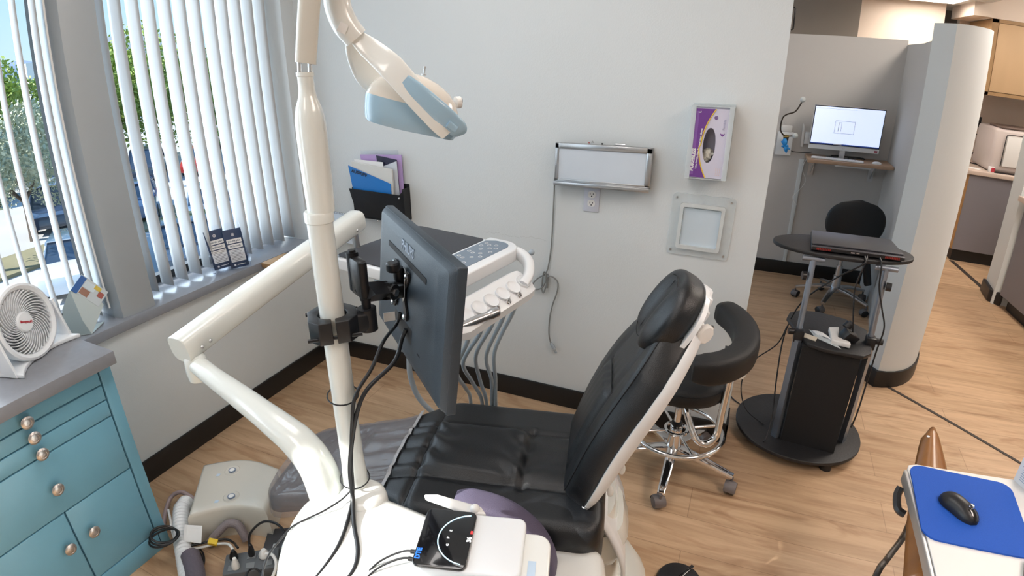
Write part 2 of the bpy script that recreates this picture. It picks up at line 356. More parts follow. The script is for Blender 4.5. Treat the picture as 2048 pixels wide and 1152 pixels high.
B().bb((1.4, 2.548, 0), (3.2, 2.56, .11), bev=.002).build('cubicle_baseboard', 'base', kind='structure')
# hallway beyond
B().bb((1.0, 3.8, 0), (3.005, 3.9, 2.7)).build('wall_far', 'grey_wall', kind='structure')
B().bb((3.005, 4.2, 0), (3.845, 4.3, 2.7)).build('cream_wall', 'peach', kind='structure')
B().bb((2.9, 4.9, 0), (6.8, 5.0, 2.7)).build('hallway_end_wall', 'grey_wall', kind='structure')
B().bb((4.06, 4.45, 0), (6.8, 4.55, 2.7)).build('hallway_wall', 'peach', kind='structure')
b = B(); b.bb((3.97, 3.72, 2.215), (4.14, 4.45, 2.7)); b.bb((4.14, 3.74, 2.21), (6.8, 4.45, 2.7)); b.build('soffit_wall', 'peach', kind='structure')
b = B(); b.bb((2.3, 2.75, 2.335), (4.1, 4.9, 2.39)); b.build('hallway_ceiling', 'ceil', kind='structure')
B().prism([(4.245, 2.83, 0), (4.22, 2.55, 0), (6.7, 2.0, 0), (6.7, 2.2, 0), (4.36, 2.76, 0)], (0, 0, 1.3)).build('hallway_stub_wall', 'wall', kind='structure')
B().prism([(4.225, 2.86, 0), (4.20, 2.60, 0), (4.27, 2.50, 0), (4.44, 2.74, 0), (4.40, 2.80, 0)], (0, 0, .105), bev=.01).build('baseboard_pillar', 'base', kind='structure')
b = B(); b.bb((3.085, .86, 0), (3.7, .87, .002)); 
b = B(); p0, p1 = Vector((3.09, .885, 0)), Vector((4.2, -.20, 0)); d = (p1-p0).normalized(); q = Vector((-d.y, d.x, 0))*.009
b.prism([p0+q, p1+q, p1-q, p0-q], (0, 0, .003)); b.build('trim_2', 'tape', kind='structure')
p0, p1 = Vector((4.19, 3.62, 0)), Vector((4.27, 2.86, 0)); d = (p1-p0).normalized(); q = Vector((-d.y, d.x, 0))*.02
B().prism([p0+q, p1+q, p1-q, p0-q], (0, 0, .003)).build('trim_3', 'tape', kind='structure')
B().bb((-2.4, -3.82, 2.76), (-.27, 1.2, 2.86)).build('roof', 'ceil', kind='structure')  # unseen canopy, added to keep the sun off the blind vanes
# ceiling light panels (the lamps of the rooms)
def troffer(x, y, z, e, col, lab, sx=.6, sy=1.2, grp=None):
    t = thing('ceiling_light', (x, y, z), lab, 'ceiling light')
    b = B(); b.bb((x-sx/2-.02, y-sy/2-.02, z-.02), (x+sx/2+.02, y-sy/2, z)); b.bb((x-sx/2-.02, y+sy/2, z-.02), (x+sx/2+.02, y+sy/2+.02, z)); b.bb((x-sx/2-.02, y-sy/2, z-.02), (x-sx/2, y+sy/2, z)); b.bb((x+sx/2, y-sy/2, z-.02), (x+sx/2+.02, y+sy/2, z)); b.build('frame', 'whitem', t)
    m = mat('lit_diffuser_%d' % int(e), (.9, .9, .85), .6, emit=col, es=e); B().bb((x-sx/2, y-sy/2, z-.012), (x+sx/2, y+sy/2, z-.006)).build('diffuser', m, t)
    return t
troffer(3.60, 3.74, 2.335, 16, (1, .90, .80), 'lit ceiling panel in front of the cream wall at the hallway end', .5, .5)
troffer(5.2, 2.4, 2.7, 16, (1, .80, .66), 'ceiling panel over the hallway counter')
troffer(3.9, 1.2, 2.7, 16, (1, .82, .70), 'ceiling panel over the hallway floor')
troffer(3.9, -1.6, 2.7, 15, (1, .84, .74), 'ceiling panel behind the white table')
troffer(1.5, -3.4, 2.7, 8, (1, .92, .86), 'ceiling panel over the cabinets near the camera')
troffer(1.3, -1.3, 2.7, 6, (1, .95, .92), 'ceiling panel over the dental chair')
troffer(2.4, 1.5, 2.7, 1.6, (1, .93, .88), 'ceiling panel over the cubicle desk')

# ------------------------------------------------------------------ vertical blinds
def blind(name, ys, ang, label, w_=.089, x=-.120, bot=.76, top=2.525):
    t = thing(name, (x, sum(ys)/len(ys), .745), label, 'vertical blind')
    B().bb((x-.03, min(ys)-.06, top), (x+.03, max(ys)+.06, top+.03), bev=.004).build('headrail', 'whitem', t)
    for i, y in enumerate(ys):
        a = ang[i] if isinstance(ang, list) else ang; b = B(); dx, dy = -math.cos(a)*w_/2, math.sin(a)*w_/2; nx, ny = -dy/w_*2*.0035, dx/w_*2*.0035; R = []
        for k in range(5):
            s_ = -1+k/2; c_ = 1-s_*s_
            R.append((x+dx*s_+nx*c_, y+dy*s_+ny*c_))
        sw = random.uniform(-.006, .006)
        def fn(u, v):
            i0 = min(int(v*4), 3); f = v*4-i0; px = R[i0][0]+(R[i0+1][0]-R[i0][0])*f; py = R[i0][1]+(R[i0+1][1]-R[i0][1])*f
            return (px, py+sw*math.sin(u*PI*1.3), bot+(top-bot)*u)
        b.grid(fn, 10, 4); b.build('vane', 'vane', t, solid=.0012, norm=False)
    return t
blind('vertical_blind', [-.955+.0765*i for i in range(12)], math.radians(0), 'white vertical blind on the window beside the corner, vanes turned nearly shut')
blind('vertical_blind', [-1.215-.0765*i for i in range(25)], math.radians(10), 'white vertical blind behind the fan, vanes turned open to the car park')
B().tube([(-.05, -1.205, 2.45), (-.05, -1.205, 1.6), (-.05, -1.20, .79)], .004, n=8).build('blind_chain', 'whitem', label='thin white control wand hanging beside the mullion', cat='blind wand')

# ------------------------------------------------------------------ outside: car park below, trees, hills
G = -4.6
ext = dict(asph=mat('pale_sunlit_asphalt', (.56, .55, .53), .9, vary=.12, vscale=.3, bump=.2, bscale=30), grass=mat('dry_verge', (.30, .27, .16), .9, vary=.2, vscale=.8),
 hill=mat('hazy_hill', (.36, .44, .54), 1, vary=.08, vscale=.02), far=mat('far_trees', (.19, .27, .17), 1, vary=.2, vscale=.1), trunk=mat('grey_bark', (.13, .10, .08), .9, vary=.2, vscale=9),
 leafa=mat('bright_green_leaves', (.34, .46, .08), .55, vary=.3, vscale=1.5), leafb=mat('dull_green_leaves', (.52, .56, .40), .6, vary=.3, vscale=1.5), bldg=mat('white_stucco', (.75, .73, .70), .8), pole=mat('blue_grey_pole', (.20, .27, .36), .5, metal=.3),
 tyre=mat('tyre_rubber', (.015, .015, .016), .8), rim=mat('alloy_rim', (.6, .6, .62), .25, metal=1), cglass=mat('car_glass', (.04, .06, .09), .06, coat=1), lamp_r=mat('tail_lamp', (.5, .02, .02), .3))
b = B(); b.bb((-70, -45, G-.5), (-.6, 90, G)); b.build('ground', ext['asph'], kind='structure')
b = B(); b.bb((-22, -40, G), (-19.5, 80, G+.12)); b.build('trim_4', ext['grass'], kind='structure')
def hill(pts, name, m, depth=60):
    b = B(); R = []
    for i, (x, y, z) in enumerate(pts):
        R.append([(x, y, -40), (x, y, z-8), (x-5, y+2, z), (x-depth*.5, y+depth*.4, z-6), (x-depth, y+depth*.8, -40)])
    b.rings(R, closed=False); return b.build(name, m, kind='structure', sharp=180)
hill([(-330+14*i, 40+22*i, 4+7*math.sin(i*.7)+4*math.sin(i*1.9)) for i in range(22)], 'hills', ext['hill'])
hill([(-150+7*i, -10+9*i, -6+1.6*math.sin(i*2.1)+math.sin(i*5)) for i in range(24)], 'distant_treeline', ext['far'])
def tree(x, y, h, r, leaf, label, n=2600, group=None):
    t = thing('tree', (x, y, G), label, 'tree', group=group); b = B(); top = Vector((x, y, G+h*.62))
    b.tube([(x, y, G), (x+.1, y, G+h*.25), top], [.16, .12, .07], n=8)
    for k in range(6):
        a = k*1.05+x; b.tube([(x+.1, y, G+h*.28), (x+math.cos(a)*r*.4, y+math.sin(a)*r*.4, G+h*.5), (x+math.cos(a)*r*.7, y+math.sin(a)*r*.7, G+h*.72)], [.07, .045, .02], n=6)
    b.build('trunk', ext['trunk'], t); b = B(); rnd = random.Random(int(x*31+y*17))
    cl = [(rnd.gauss(0, .42)*r, rnd.gauss(0, .42)*r, G+h*.62+rnd.gauss(0, .17)*h, rnd.uniform(.28, .5)*r) for _ in range(20)]
    for _ in range(n):
        cx, cy, cz, cr_ = rnd.choice(cl); v = Vector((rnd.gauss(0, 1), rnd.gauss(0, 1), rnd.gauss(0, 1))).normalized()*cr_*rnd.uniform(.6, 1.05)
        p = Vector((x+cx, y+cy, cz))+v; s_ = rnd.uniform(.06, .12)*(r/3)**1.4; u = Vector((rnd.gauss(0, 1), rnd.gauss(0, 1), rnd.gauss(0, 1))).normalized(); w_ = u.orthogonal().normalized()
        b._add([p-u*s_, p+w_*s_*.5, p+u*s_, p-w_*s_*.5], [(0, 1, 2, 3)])
    b.build('foliage', leaf, t, norm=False); return t
def car(x, y, a, col, nm, label, suv=0, L=4.6, Wd=1.85):
    H = 1.45+.28*suv; t = thing('car', (x, y, G), label, 'car', rz=a); M4 = Matrix.Translation((x, y, G)) @ Matrix.Rotation(a, 4, 'Z')
    paint = mat(nm, col, .2, metal=.1, coat=1, vary=.01)
    prof = [(-.5, .30), (-.5, .62), (-.485, .78), (-.40, .88), (-.23, .95), (.36 if not suv else .44, .98), (.47, .90), (.5, .74), (.5, .30)]
    b = B(); R = []
    for s_, k in ((-1, .86), (-.92, 1), (-.5, 1.02), (.5, 1.02), (.92, 1), (1, .86)): R.append([(px*L*(.985 if abs(s_) > .9 else 1), s_*Wd/2, .30+(pz-.30)*k) for px, pz in prof])
    b.rings(R); b.xf(M4); body = b.build('body', paint, t)
    e0, e1 = (.44, .40) if suv else (.36, .20)
    cab = [(-.25, .94, .46), (-.10, H, .40), (e1, H-.02, .40), (e0, .96, .46)]
    b = B(); R = [[(px*L, s_*w_*Wd, pz) for px, pz, w_ in cab] for s_ in (-1, 1)]; b.rings(R); b.xf(M4); b.build('window_glass', ext['cglass'], t)
    b = B(); b.box(((-.10+e1)/2*L, 0, H+.005), ((e1+.10)*L+.12, .82*Wd, .05), bev=.02)
    for s_ in (-1, 1):
        for q0, q1 in (((-.25, .94), (-.10, H)), ((e0, .96), (e1, H-.02)), ((.06, .95), (.05, H))): b.cyl((q0[0]*L, s_*.465*Wd, q0[1]), (q1[0]*L, s_*.405*Wd, q1[1]), .035, n=6)
    b.xf(M4); b.build('roof', paint, t)
    for px in (-.31, .31):
        for s_ in (-1, 1):
            b = B(); c = (px*L, s_*(Wd/2-.09), .33); b.lathe([(.19, -.11), (.33, -.10), (.34, 0), (.33, .10), (.19, .11)], c, (0, 1, 0), n=20); b.xf(M4); wh = b.build('wheel', ext['tyre'], t)
            b = B(); b.lathe([(.02, .05), (.19, .115), (.21, .11)], c, (0, s_, 0), n=10); b.xf(M4); b.build('rim', ext['rim'], wh)
    for s_ in (-1, 1): B().box((.497*L, s_*.38*Wd, .74), (.04, .28, .16), bev=.01).xf(M4).build('tail_lamp', ext['lamp_r'], t)
    return t
navy_c, white_c = (.02, .04, .12), (.72, .72, .72)
car(-16.8, 7.0, 2.5, (.80, .80, .80), 'white_car_paint', 'white car parked nearest the window, left of the mullion')
car(-25.3, 10.7, 2.55, (.05, .07, .12), 'navy_car_paint', 'dark navy van parked behind the white car', suv=1)
car(-33.2, 15.6, 2.5, (.03, .04, .07), 'black_blue_paint', 'dark blue estate in the far row left of the mullion', suv=1)
car(-30.2, 18.9, 2.45, (.05, .06, .09), 'slate_car_paint', 'dark slate car in the far row just right of the mullion', suv=1)
car(-28.9, 21.6, 2.4, (.55, .03, .02), 'red_car_paint', 'red car glimpsed between the vanes')
car(-22.6, 13.0, 2.5, (.13, .17, .28), 'steel_blue_paint', 'steel blue car in the middle row right of the mullion')
car(-18.3, 13.6, 2.45, (.78, .78, .80), 'pearl_car_paint', 'white car seen between the vanes right of the blue car')
car(-25.4, 23.4, 2.4, (.04, .06, .11), 'midnight_paint', 'midnight blue car behind the right hand vanes', suv=1)
car(-14.6, 9.6, 2.5, (.07, .08, .10), 'graphite_paint', 'graphite car at the near right of the car park')
car(-34.5, 11.5, 2.5, (.10, .12, .14), 'grey_car_paint', 'grey car half hidden by the tree at far left')
tree(-21.0, 5.2, 6.6, 2.9, ext['leafb'], 'grey green tree at far left behind the blind', 15000)
tree(-23.5, 8.6, 5.6, 2.3, ext['leafb'], 'small grey green tree beside the dark van', 11000)
tree(-40, 15.5, 7.6, 4.4, ext['leafa'], 'yellow green tree left of the mullion beyond the cars', 11000)
tree(-37, 22.5, 8.0, 4.4, ext['leafa'], 'bright green tree just right of the mullion', 12000)
tree(-35, 28.5, 7.6, 4.2, ext['leafa'], 'bright green tree seen between the vanes', 11000)
tree(-31, 34, 7.2, 4.2, ext['leafb'], 'dull green tree furthest right behind the vanes', 9000)
tree(-47, 9.5, 7.0, 4.6, ext['leafb'], 'dull green tree beyond the far row of cars', 8000)
t = thing('street_lamp', (-29.9, 13.4, G), 'tall blue grey lamp post rising above the trees', 'street lamp')
B().tube([(-29.9, 13.4, G), (-29.9, 13.4, 10)], [.13, .08], smooth=False).build('pole', ext['pole'], t); B().box((-29.9, 12.8, 10), (.35, 1.2, .18), bev=.05).build('lamp_head', ext['pole'], t)
t = thing('building', (-95, 60, -9), 'low white building on the horizon behind the trees', 'building')
b = B(); b.box((-95, 60, -2.5), (16, 30, 13), rz=-.4); b.box((-96, 62, 5.5), (8, 14, 3), rz=-.4); b.build('wall', ext['bldg'], t)
for k in range(5):
    a = -12+6*k; B().box((-95+8.02*math.cos(-.4)-a*math.sin(-.4), 60+8.02*math.sin(-.4)+a*math.cos(-.4), 1.6), (.1, 3.2, 1.3), rz=-.4).build('window', ext['cglass'], t)

# ------------------------------------------------------------------ window sill and cabinet
t = thing('cabinet', (.2, -2.05, 0), 'blue green painted dental cabinet with round nickel knobs', 'cabinet')
CX, CY0, CY1 = .375, -1.515, -2.55
b = B(); b.bb((.012, CY1, .0), (CX-.005, CY0, .80)); b.build('body', 'teal', t)
b = B(); b.bb((CX-.018, -1.515, 0), (CX+.001, -1.485-.0, .80)) if 0 else b.bb((CX-.02, -1.522, .0), (CX+.012, -1.482, .80), bev=.002); b.bb((CX-.02, CY1, .0), (CX+.012, -1.515, .082), bev=.002); b.bb((CX-.02, CY1, .788), (CX+.012, -1.515, .80), bev=.001); b.build('face_frame', 'teal', t)
def knob(p, par):
    b = B(); b.lathe([(.007, 0), (.007, .016), (.012, .019), (.0195, .022), (.0210, .026), (.0175, .0295), (.012, .0305), (.011, .0298), (.005, .0312), (0, .0305)], p, (1, 0, 0), n=24); b.build('knob', 'nickel', par)
def front(nm, y0, y1, z0, z1, ky, kz):
    f = B().bb((CX-.012, y1+.003, z0+.0025), (CX+.010, y0-.003, z1-.0025), bev=.0018).build(nm, 'teal', t); knob((CX+.010, ky, kz), f)
front('drawer', -1.524, -2.2, .731, .788, -1.788, .752); front('drawer', -1.524, -2.2, .675, .731, -1.785, .696); front('drawer', -1.524, -2.2, .613, .675, -1.782, .634)
front('drawer', -1.524, -2.2, .394, .613, -1.781, .497); front('door', -1.524, -1.784, .084, .394, -1.731, .277); front('door', -1.784, -2.2, .084, .394, -1.824, .277)
b = B(); b.bb((CX-.03, -2.2, .084), (CX-.014, -1.524, .79)); b.build('carcass_shadow_gap', 'tealdark', t)
front('door', -2.203, CY1, .084, .788, -2.24, .5)
B().bb((.0125, CY1-.02, .80), (.432, -1.478, .845), bev=.003).build('worktop', 'ctop', label='grey laminate worktop on the blue green cabinet', cat='worktop')
# fan on the worktop
F = Vector((.205, -1.63, .965)); fa = Vector((.90, .38, .16)).normalized()
t = thing('desk_fan', (.17, -1.65, .845), 'white round desk fan with a swirl grille, on the grey worktop', 'fan')
fu = fa.cross(Vector((0, 0, 1))).normalized(); fv = fu.cross(fa)
b = B(); b.lathe([(.060, -.13), (.085, -.12), (.100, -.08), (.118, -.02), (.124, .012), (.122, .024), (.114, .028), (.104, .022), (.099, .008), (.096, -.02), (.085, -.07), (.05, -.10), (0, -.105)], F, fa, n=56, cap=False); b.build('housing', 'whitec', t)
b = B()
for k in range(36):
    pts = []
    for j in range(6):
        r = .03+.071*j/5; an = 2*PI*k/36+1.15*(j/5)**.9; pts.append(F+fa*(.016-.01*(1-j/5)**2)+(fu*math.cos(an)+fv*math.sin(an))*r)
    b.tube(pts, .0017, n=6, res=3, sq=(1.15, 3.0, 1), up=fa)
b.torus(F+fa*.006, .066, .0014, ax=fa, n=48, m=6); g = b.build('grille', 'whitec', t)
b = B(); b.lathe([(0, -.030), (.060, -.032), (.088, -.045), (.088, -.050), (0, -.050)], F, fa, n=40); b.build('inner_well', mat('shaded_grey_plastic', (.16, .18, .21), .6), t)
b = B(); b.lathe([(0, .020), (.029, .019), (.033, .014), (.033, .004), (0, .004)], F, fa, n=32); hb = b.build('hub', 'whitec', t)
B().text('Honeywell', frame4(F+fa*.0205, fu*.80-fv*-.45 if 0 else -fu*-.92+fv*.38, fv*.92-fu*.38), .011, bold=.0003).build('logo', mat('red_print', (.45, .01, .02), .5), hb)
b = B()
for k in range(5):
    an = 2*PI*k/5; d = fu*math.cos(an)+fv*math.sin(an); e2 = fu*-math.sin(an)+fv*math.cos(an)
    b._add([F-fa*.05+d*.02-e2*.01, F-fa*.03+d*.085-e2*.03, F-fa*.055+d*.09+e2*.03, F-fa*.06+d*.02+e2*.012], [(0, 1, 2, 3)])
b.build('blades', 'whitec', t, solid=.003)
for s_ in (-1, 1):
    c = F+fu*s_*.128; f0 = Vector((c.x, c.y, .847)); b = B()
    b.prism([c+Vector((0, 0, .02))-fa*.02, c+Vector((0, 0, .02))+fa*.02, f0+Vector((.055, .02, 0)), f0-Vector((.06, .02, 0))], fu*s_*.010, bev=.002)
    b.build('side_stand', 'whitec', t)
b = B(); c0 = Vector((F.x, F.y, .846)); R = []
fl = Vector((fa.x, fa.y, 0)).normalized()
outl = []
for i in range(21):
    u_ = -1+i/10; outl.append(c0+fu*u_*.138+fl*(.085-.055*(1-abs(u_)**2.2)))
for i in range(11):
    u_ = 1-i/5; outl.append(c0+fu*u_*.138-fl*(.085-.02*(1-u_*u_)))
b.prism(outl, (0, 0, .014), bev=.003); b.build('base', 'whitec', t)
# tent-shaped leaflet stand on the sill
t = thing('leaflet_stand', (-.05, -1.33, .742), 'folded card leaflet stand with a photo panel, beside the fan', 'leaflet stand')
bot, rgt, top_, ltop, lbot = Vector((.010, -1.327, .744)), Vector((-.02, -1.236, .823)), Vector((-.070, -1.262, .952)), Vector((-.060, -1.328, .911)), Vector((-.072, -1.392, .744))
fr = [bot, rgt, top_, ltop, Vector((-.012, -1.336, .80))]
b = B(); b.prism(fr, (-.004, .002, 0)); b.build('front_panel', mat('pale_sage_card', (.50, .56, .55), .5), t)
pn = (rgt-bot).cross(ltop-bot).normalized(); pn = pn if pn.x > 0 else -pn
ux = (rgt-bot).normalized(); ux = (top_-ltop).normalized(); uy = pn.cross(ux).normalized(); uy = uy if uy.z > 0 else -uy
cc = (ltop+top_)/2+pn*.001
def patch(cx, cy, w_, h_, col, nm, k=0): B().prism([cc+ux*(cx+sx_*w_/2)+uy*(cy+sy_*h_/2)+pn*(.001+.0006*k) for sx_, sy_ in ((-1, -1), (1, -1), (1, 1), (-1, 1))], pn*.0006).build('print', mat(nm, col, .4), t)
patch(.004, -.060, .070, .115, (.55, .60, .62), 'photo_pale'); patch(.0, -.012, .072, .024, (.03, .12, .36), 'print_blue', 1); patch(-.014, -.045, .026, .036, (.32, .16, .11), 'print_brown', 2); patch(.016, -.05, .028, .045, (.62, .70, .74), 'print_sky', 2)
patch(.026, -.078, .016, .026, (.68, .50, .08), 'print_mustard', 3); patch(.010, -.100, .022, .022, (.36, .10, .08), 'print_russet', 3)
b = B(); b.prism([lbot, bot, Vector((-.012, -1.336, .80)), ltop, Vector((-.070, -1.368, .85))], (-.003, -.002, 0)); b.build('side_panel', mat('grey_sage_card', (.34, .40, .40), .5), t)
b = B(); b.prism([lbot, bot, rgt+Vector((-.03, .0, -.078)), Vector((-.072, -1.30, .745))], (0, 0, .002)); b.build('foot', mat('pale_sage_card', (.5, .56, .55), .5), t)
# acrylic brochure holder
t = thing('brochure_holder', (-.05, -.60, .742), 'clear acrylic holder on the sill beside the right hand vanes', 'brochure holder')
bh = Matrix.Translation((-.028, -.595, .744)) @ Matrix.Rotation(math.radians(66), 4, 'Z') @ Matrix.Rotation(math.radians(-14), 4, 'X')
b = B(); b.box((0, .012, .11), (.175, .002, .22)); b.box((0, -.022, .045), (.175, .002, .09)); b.box((0, -.005, .002), (.175, .034, .003)); b.box((-.0865, -.005, .045), (.002, .034, .09)); b.box((.0865, -.005, .045), (.002, .034, .09)); b.box((0, -.005, .045), (.002, .034, .09)); b.xf(bh); b.build('holder', 'clear', t)
def leaflet(cx, dy, dz, sc, lab):
    t = thing('leaflet', bh @ Vector((cx, dy, .005)), lab, 'leaflet'); M4 = bh @ Matrix.Translation((cx, dy, dz+.004)) @ Matrix.Rotation(.05*sc, 4, 'Y'); h = .185
    b = B(); b.box((0, 0, h/2), (.088, .003, h), bev=.0006); b.xf(M4); b.build('card', 'navy', t)
    for z0, z1, nm in ((.118, .138, 'heading_panel'), (.093, .113, 'price_panel'), (.028, .088, 'text_panel')):
        p = B().box((0, -.0019, (z0+z1)/2), (.070, .0006, z1-z0)).xf(M4).build(nm, 'paper', t)
        if nm != 'text_panel': B().text('Join the plan' if nm[0] == 'h' else '$47/month', M4 @ frame4((0, -.0024, (z0+z1)/2), (1, 0, 0), (0, 0, 1)), .0115, bold=.0002, ex=.0001).build('lettering', 'navy', p)
        else:
            b = B()
            for k in range(8): b.box((-.002*(k % 3), -.0023, .082-.0068*k), (.058-.006*(k % 3), .0003, .0016))
            b.xf(M4).build('lettering', 'ink', p)
    b = B(); b.torus((0, -.0019, .158), .006, .001, ax=(0, 1, 0), n=16, m=6); b.box((0, -.0019, .158), (.004, .001, .006)); b.box((-.022, -.0019, .013), (.008, .001, .008)); b.box((.008, -.0019, .013), (.036, .0005, .003)); b.xf(M4); b.build('emblem_print', 'paper', t)
leaflet(.040, -.004, .0, 0, 'navy leaflet with white panels, front one in the acrylic holder'); leaflet(-.034, .002, .012, -1, 'navy leaflet at the back of the acrylic holder, half hidden')

# ------------------------------------------------------------------ things on the back wall
t = thing('magazine_rack', (.45, -.03, .90), 'black metal wall rack holding magazines', 'wall rack')
b = B()
b.prism([(.30, -.070, 1.055), (.605, -.070, 1.045), (.63, -.070, 1.07), (.625, -.06, .90), (.325, -.055, .905)], (0, .003, 0)); b.bb((.31, -.006, .91), (.625, -.002, 1.09)); b.bb((.62, -.066, .905), (.624, -.004, 1.075)); b.bb((.312, -.06, .905), (.316, -.004, 1.06)); b.bb((.315, -.062, .902), (.622, -.004, .906)); b.build('pocket', 'bmetal', t)
B().ball((.605, -.072, 1.03), .005).build('rivet', 'steel', t); B().ball((.46, -.066, .898), .005).build('rivet', 'steel', t)
def mag(x0, x1, y, zt0, zt1, th, m, lab, lean=0, nm='magazine'):
    b = B(); b.prism([(x0, y, zt0), (x1, y, zt1), (x1+lean, y+.0, .935), (x0+.03, y, .935)], (0, th, 0)); return b.build(nm, m, label=lab, cat='magazine')
o = mag(.575-.225, .578, -.012, 1.24, 1.255, .003, 'clear', 'clear plastic sleeve standing tallest in the wall rack', .02, 'plastic_sleeve')
mag(.352, .60, -.019, 1.222, 1.235, .004, mat('lilac_paper', (.47, .33, .62), .6), 'lilac folder at the back of the wall rack', 0, 'folder')
mag(.455, .575, -.026, 1.225, 1.21, .003, mat('dark_leaflet', (.02, .02, .05), .4), 'dark leaflet standing before the lilac folder', .005, 'leaflet')
mag(.47, .578, -.031, 1.165, 1.205, .002, mat('pale_print', (.60, .64, .70), .5), 'pale curved page below the dark leaflet', .005, 'page')
mag(.325, .50, -.036, 1.20, 1.195, .003, 'paper', 'white brochure behind the thick white magazines')
mag(.318, .56, -.052, 1.19, 1.165, .012, mat('cream_pages', (.66, .66, .63), .7), 'thick white magazine behind the blue one')
b = mag(.300, .550, -.057, 1.170, 1.095, .003, mat('magazine_blue', (.012, .17, .52), .35), 'blue covered magazine with black heading, front of the wall rack')
B().text('AUSPUFF', frame4((.366, -.0578, 1.135), (1, 0, -.22), (0, 0, 1)), .024, bold=.0006).build('lettering', 'ink', b)
# spiral notebook and pink leaflet standing on the corner of the sill
t = thing('spiral_notebook', (.20, -.03, .742), 'open spiral bound calendar leaning on the wall behind the post', 'notebook')
B().box((.205, -.028, .82), (.16, .004, .16), rot=Euler((-.12, .04, 0)), bev=.001).build('page', mat('pale_blue_page', (.62, .70, .80), .6), t)
b = B()
for k in range(16): b.torus((.13+.010*k, -.022, .902-.0006*k), .0045, .0008, ax=(1, 0, 0), n=10, m=4)
b.build('spiral_binding', 'bplas', t)
o = B().prism([(.065, -.15, .748), (.11, -.09, .748), (.125, -.095, .90), (.085, -.15, .90)], (.002, -.001, 0)).build('leaflet', 'paper', label='white leaflet with a magenta foot in the corner of the sill', cat='leaflet')
B().prism([(.066, -.152, .748), (.111, -.092, .748), (.114, -.093, .785), (.070, -.152, .775)], (.002, -.001, 0)).build('print', mat('magenta_print', (.50, .03, .28), .5), o)
B().bb((.022, -.46, .715), (.10, -.30, .74), bev=.002).build('shelf_block', 'oak', label='orange brown wooden ledge under the sill behind the long arm', cat='ledge')
# x-ray viewer
t = thing('x_ray_viewer', (1.61, -.03, 1.165), 'steel framed light box for x-rays mounted on the wall', 'light box')
x0, x1, z0, z1 = 1.405, 1.815, 1.165, 1.342; D = -.055
b = B(); b.bb((x0+.004, D+.006, z0+.004), (x1-.004, -.001, z1-.004)); b.build('case', 'steel', t)
b = B(); 
for p in (((x0, D, z1-.022), (x1, D+.012, z1)), ((x0, D, z0+.018), (x0+.016, D+.012, z1)), ((x1-.022, D, z0+.018), (x1, D+.012, z1)), ((x0, D, z0+.019), (x1, D+.010, z0+.026)), ((x0-.002, D-.008, z0-.002), (x1, D+.012, z0+.015))): b.bb(p[0], p[1], bev=.0015)
b.build('frame', 'steel', t); B().bb((x0+.014, D+.004, z0+.02), (x1-.02, D+.007, z1-.014)).build('diffuser', 'film', t)
b = B(); b.cyl((1.545, -.03, z1), (1.545, -.03, z1+.006), .004); b.build('red_button', mat('red_button', (.35, .01, .02), .4), t)
b = B(); b.cyl((1.622-.02, -.03, z1), (1.622-.02, -.03, z1+.006), .004); b.build('black_button', 'bplas', t)
b = B(); b.prism([(1.53, -.04, z1), (1.565, -.04, z1+.006), (1.56, -.04, z1+.014), (1.556, -.04, z1+.006)], (0, .012, 0)); b.build('clip', 'steel', t); B().cyl((1.66, -.035, z1+.005), (1.70, -.035, z1+.005), .005).build('latch', 'steel', t)
b = B(); b.tube([(1.404, -.03, 1.19), (1.395, -.02, 1.18), (1.392, -.014, 1.10), (1.390, -.014, .97), (1.385, -.014, .85), (1.374, -.014, .76), (1.365, -.020, .72), (1.375, -.022, .655), (1.372, -.016, .70), (1.355, -.020, .735), (1.345, -.016, .65), (1.358, -.02, .63), (1.376, -.014, .72), (1.33, -.014, .70), (1.297, -.014, .66), (1.31, -.016, .635), (1.35, -.018, .655), (1.378, -.02, .715), (1.42, -.016, .70), (1.425, -.016, .65), (1.40, -.014, .56), (1.388, -.014, .48), (1.388, -.014, .40), (1.40, -.014, .352)], .0036, n=8)
b.build('power_cord', mat('grey_cord', (.22, .23, .23), .5), t); b = B(); b.tube([(1.398, -.014, .358), (1.408, -.014, .345), (1.418, -.014, .330)], [.006, .010, .008], n=10, smooth=False)
for s_ in (-1, 1): b.box((1.424+.004*s_, -.014, .316+.002*s_), (.0015, .005, .02), rot=Euler((0, -.5, 0)))
b.build('plug', 'hose', t)
def outlet(x, z, lab, y=0, w_=.07, h_=.115):
    t = thing('wall_outlet', (x, y-.004, z-h_/2), lab, 'outlet')
    B().box((x, y-.003, z), (w_, .006, h_), bev=.002).build('cover_plate', mat('lavender_white_plate', (.60, .62, .70), .35), t)
    for dz in (-.0195, .0195):
        f = B().prism([(x+p[0], y-.006, z+dz+p[1]) for p in rrect(.034, .029, .012)], (0, -.002, 0)).build('socket', 'whitem', t)
        b = B(); b.box((x-.0065, y-.0082, z+dz+.003), (.002, .001, .008)); b.box((x+.0065, y-.0082, z+dz+.003), (.0025, .001, .007)); b.cyl((x, y-.0077, z+dz-.007), (x, y-.0088, z+dz-.007), .0028, n=12); b.build('slot', 'ink', f)
    B().cyl((x, y-.0055, z), (x, y-.007, z), .003, n=12).build('screw', 'steel', t); return t
outlet(1.563, 1.103, 'double power outlet below the light box')
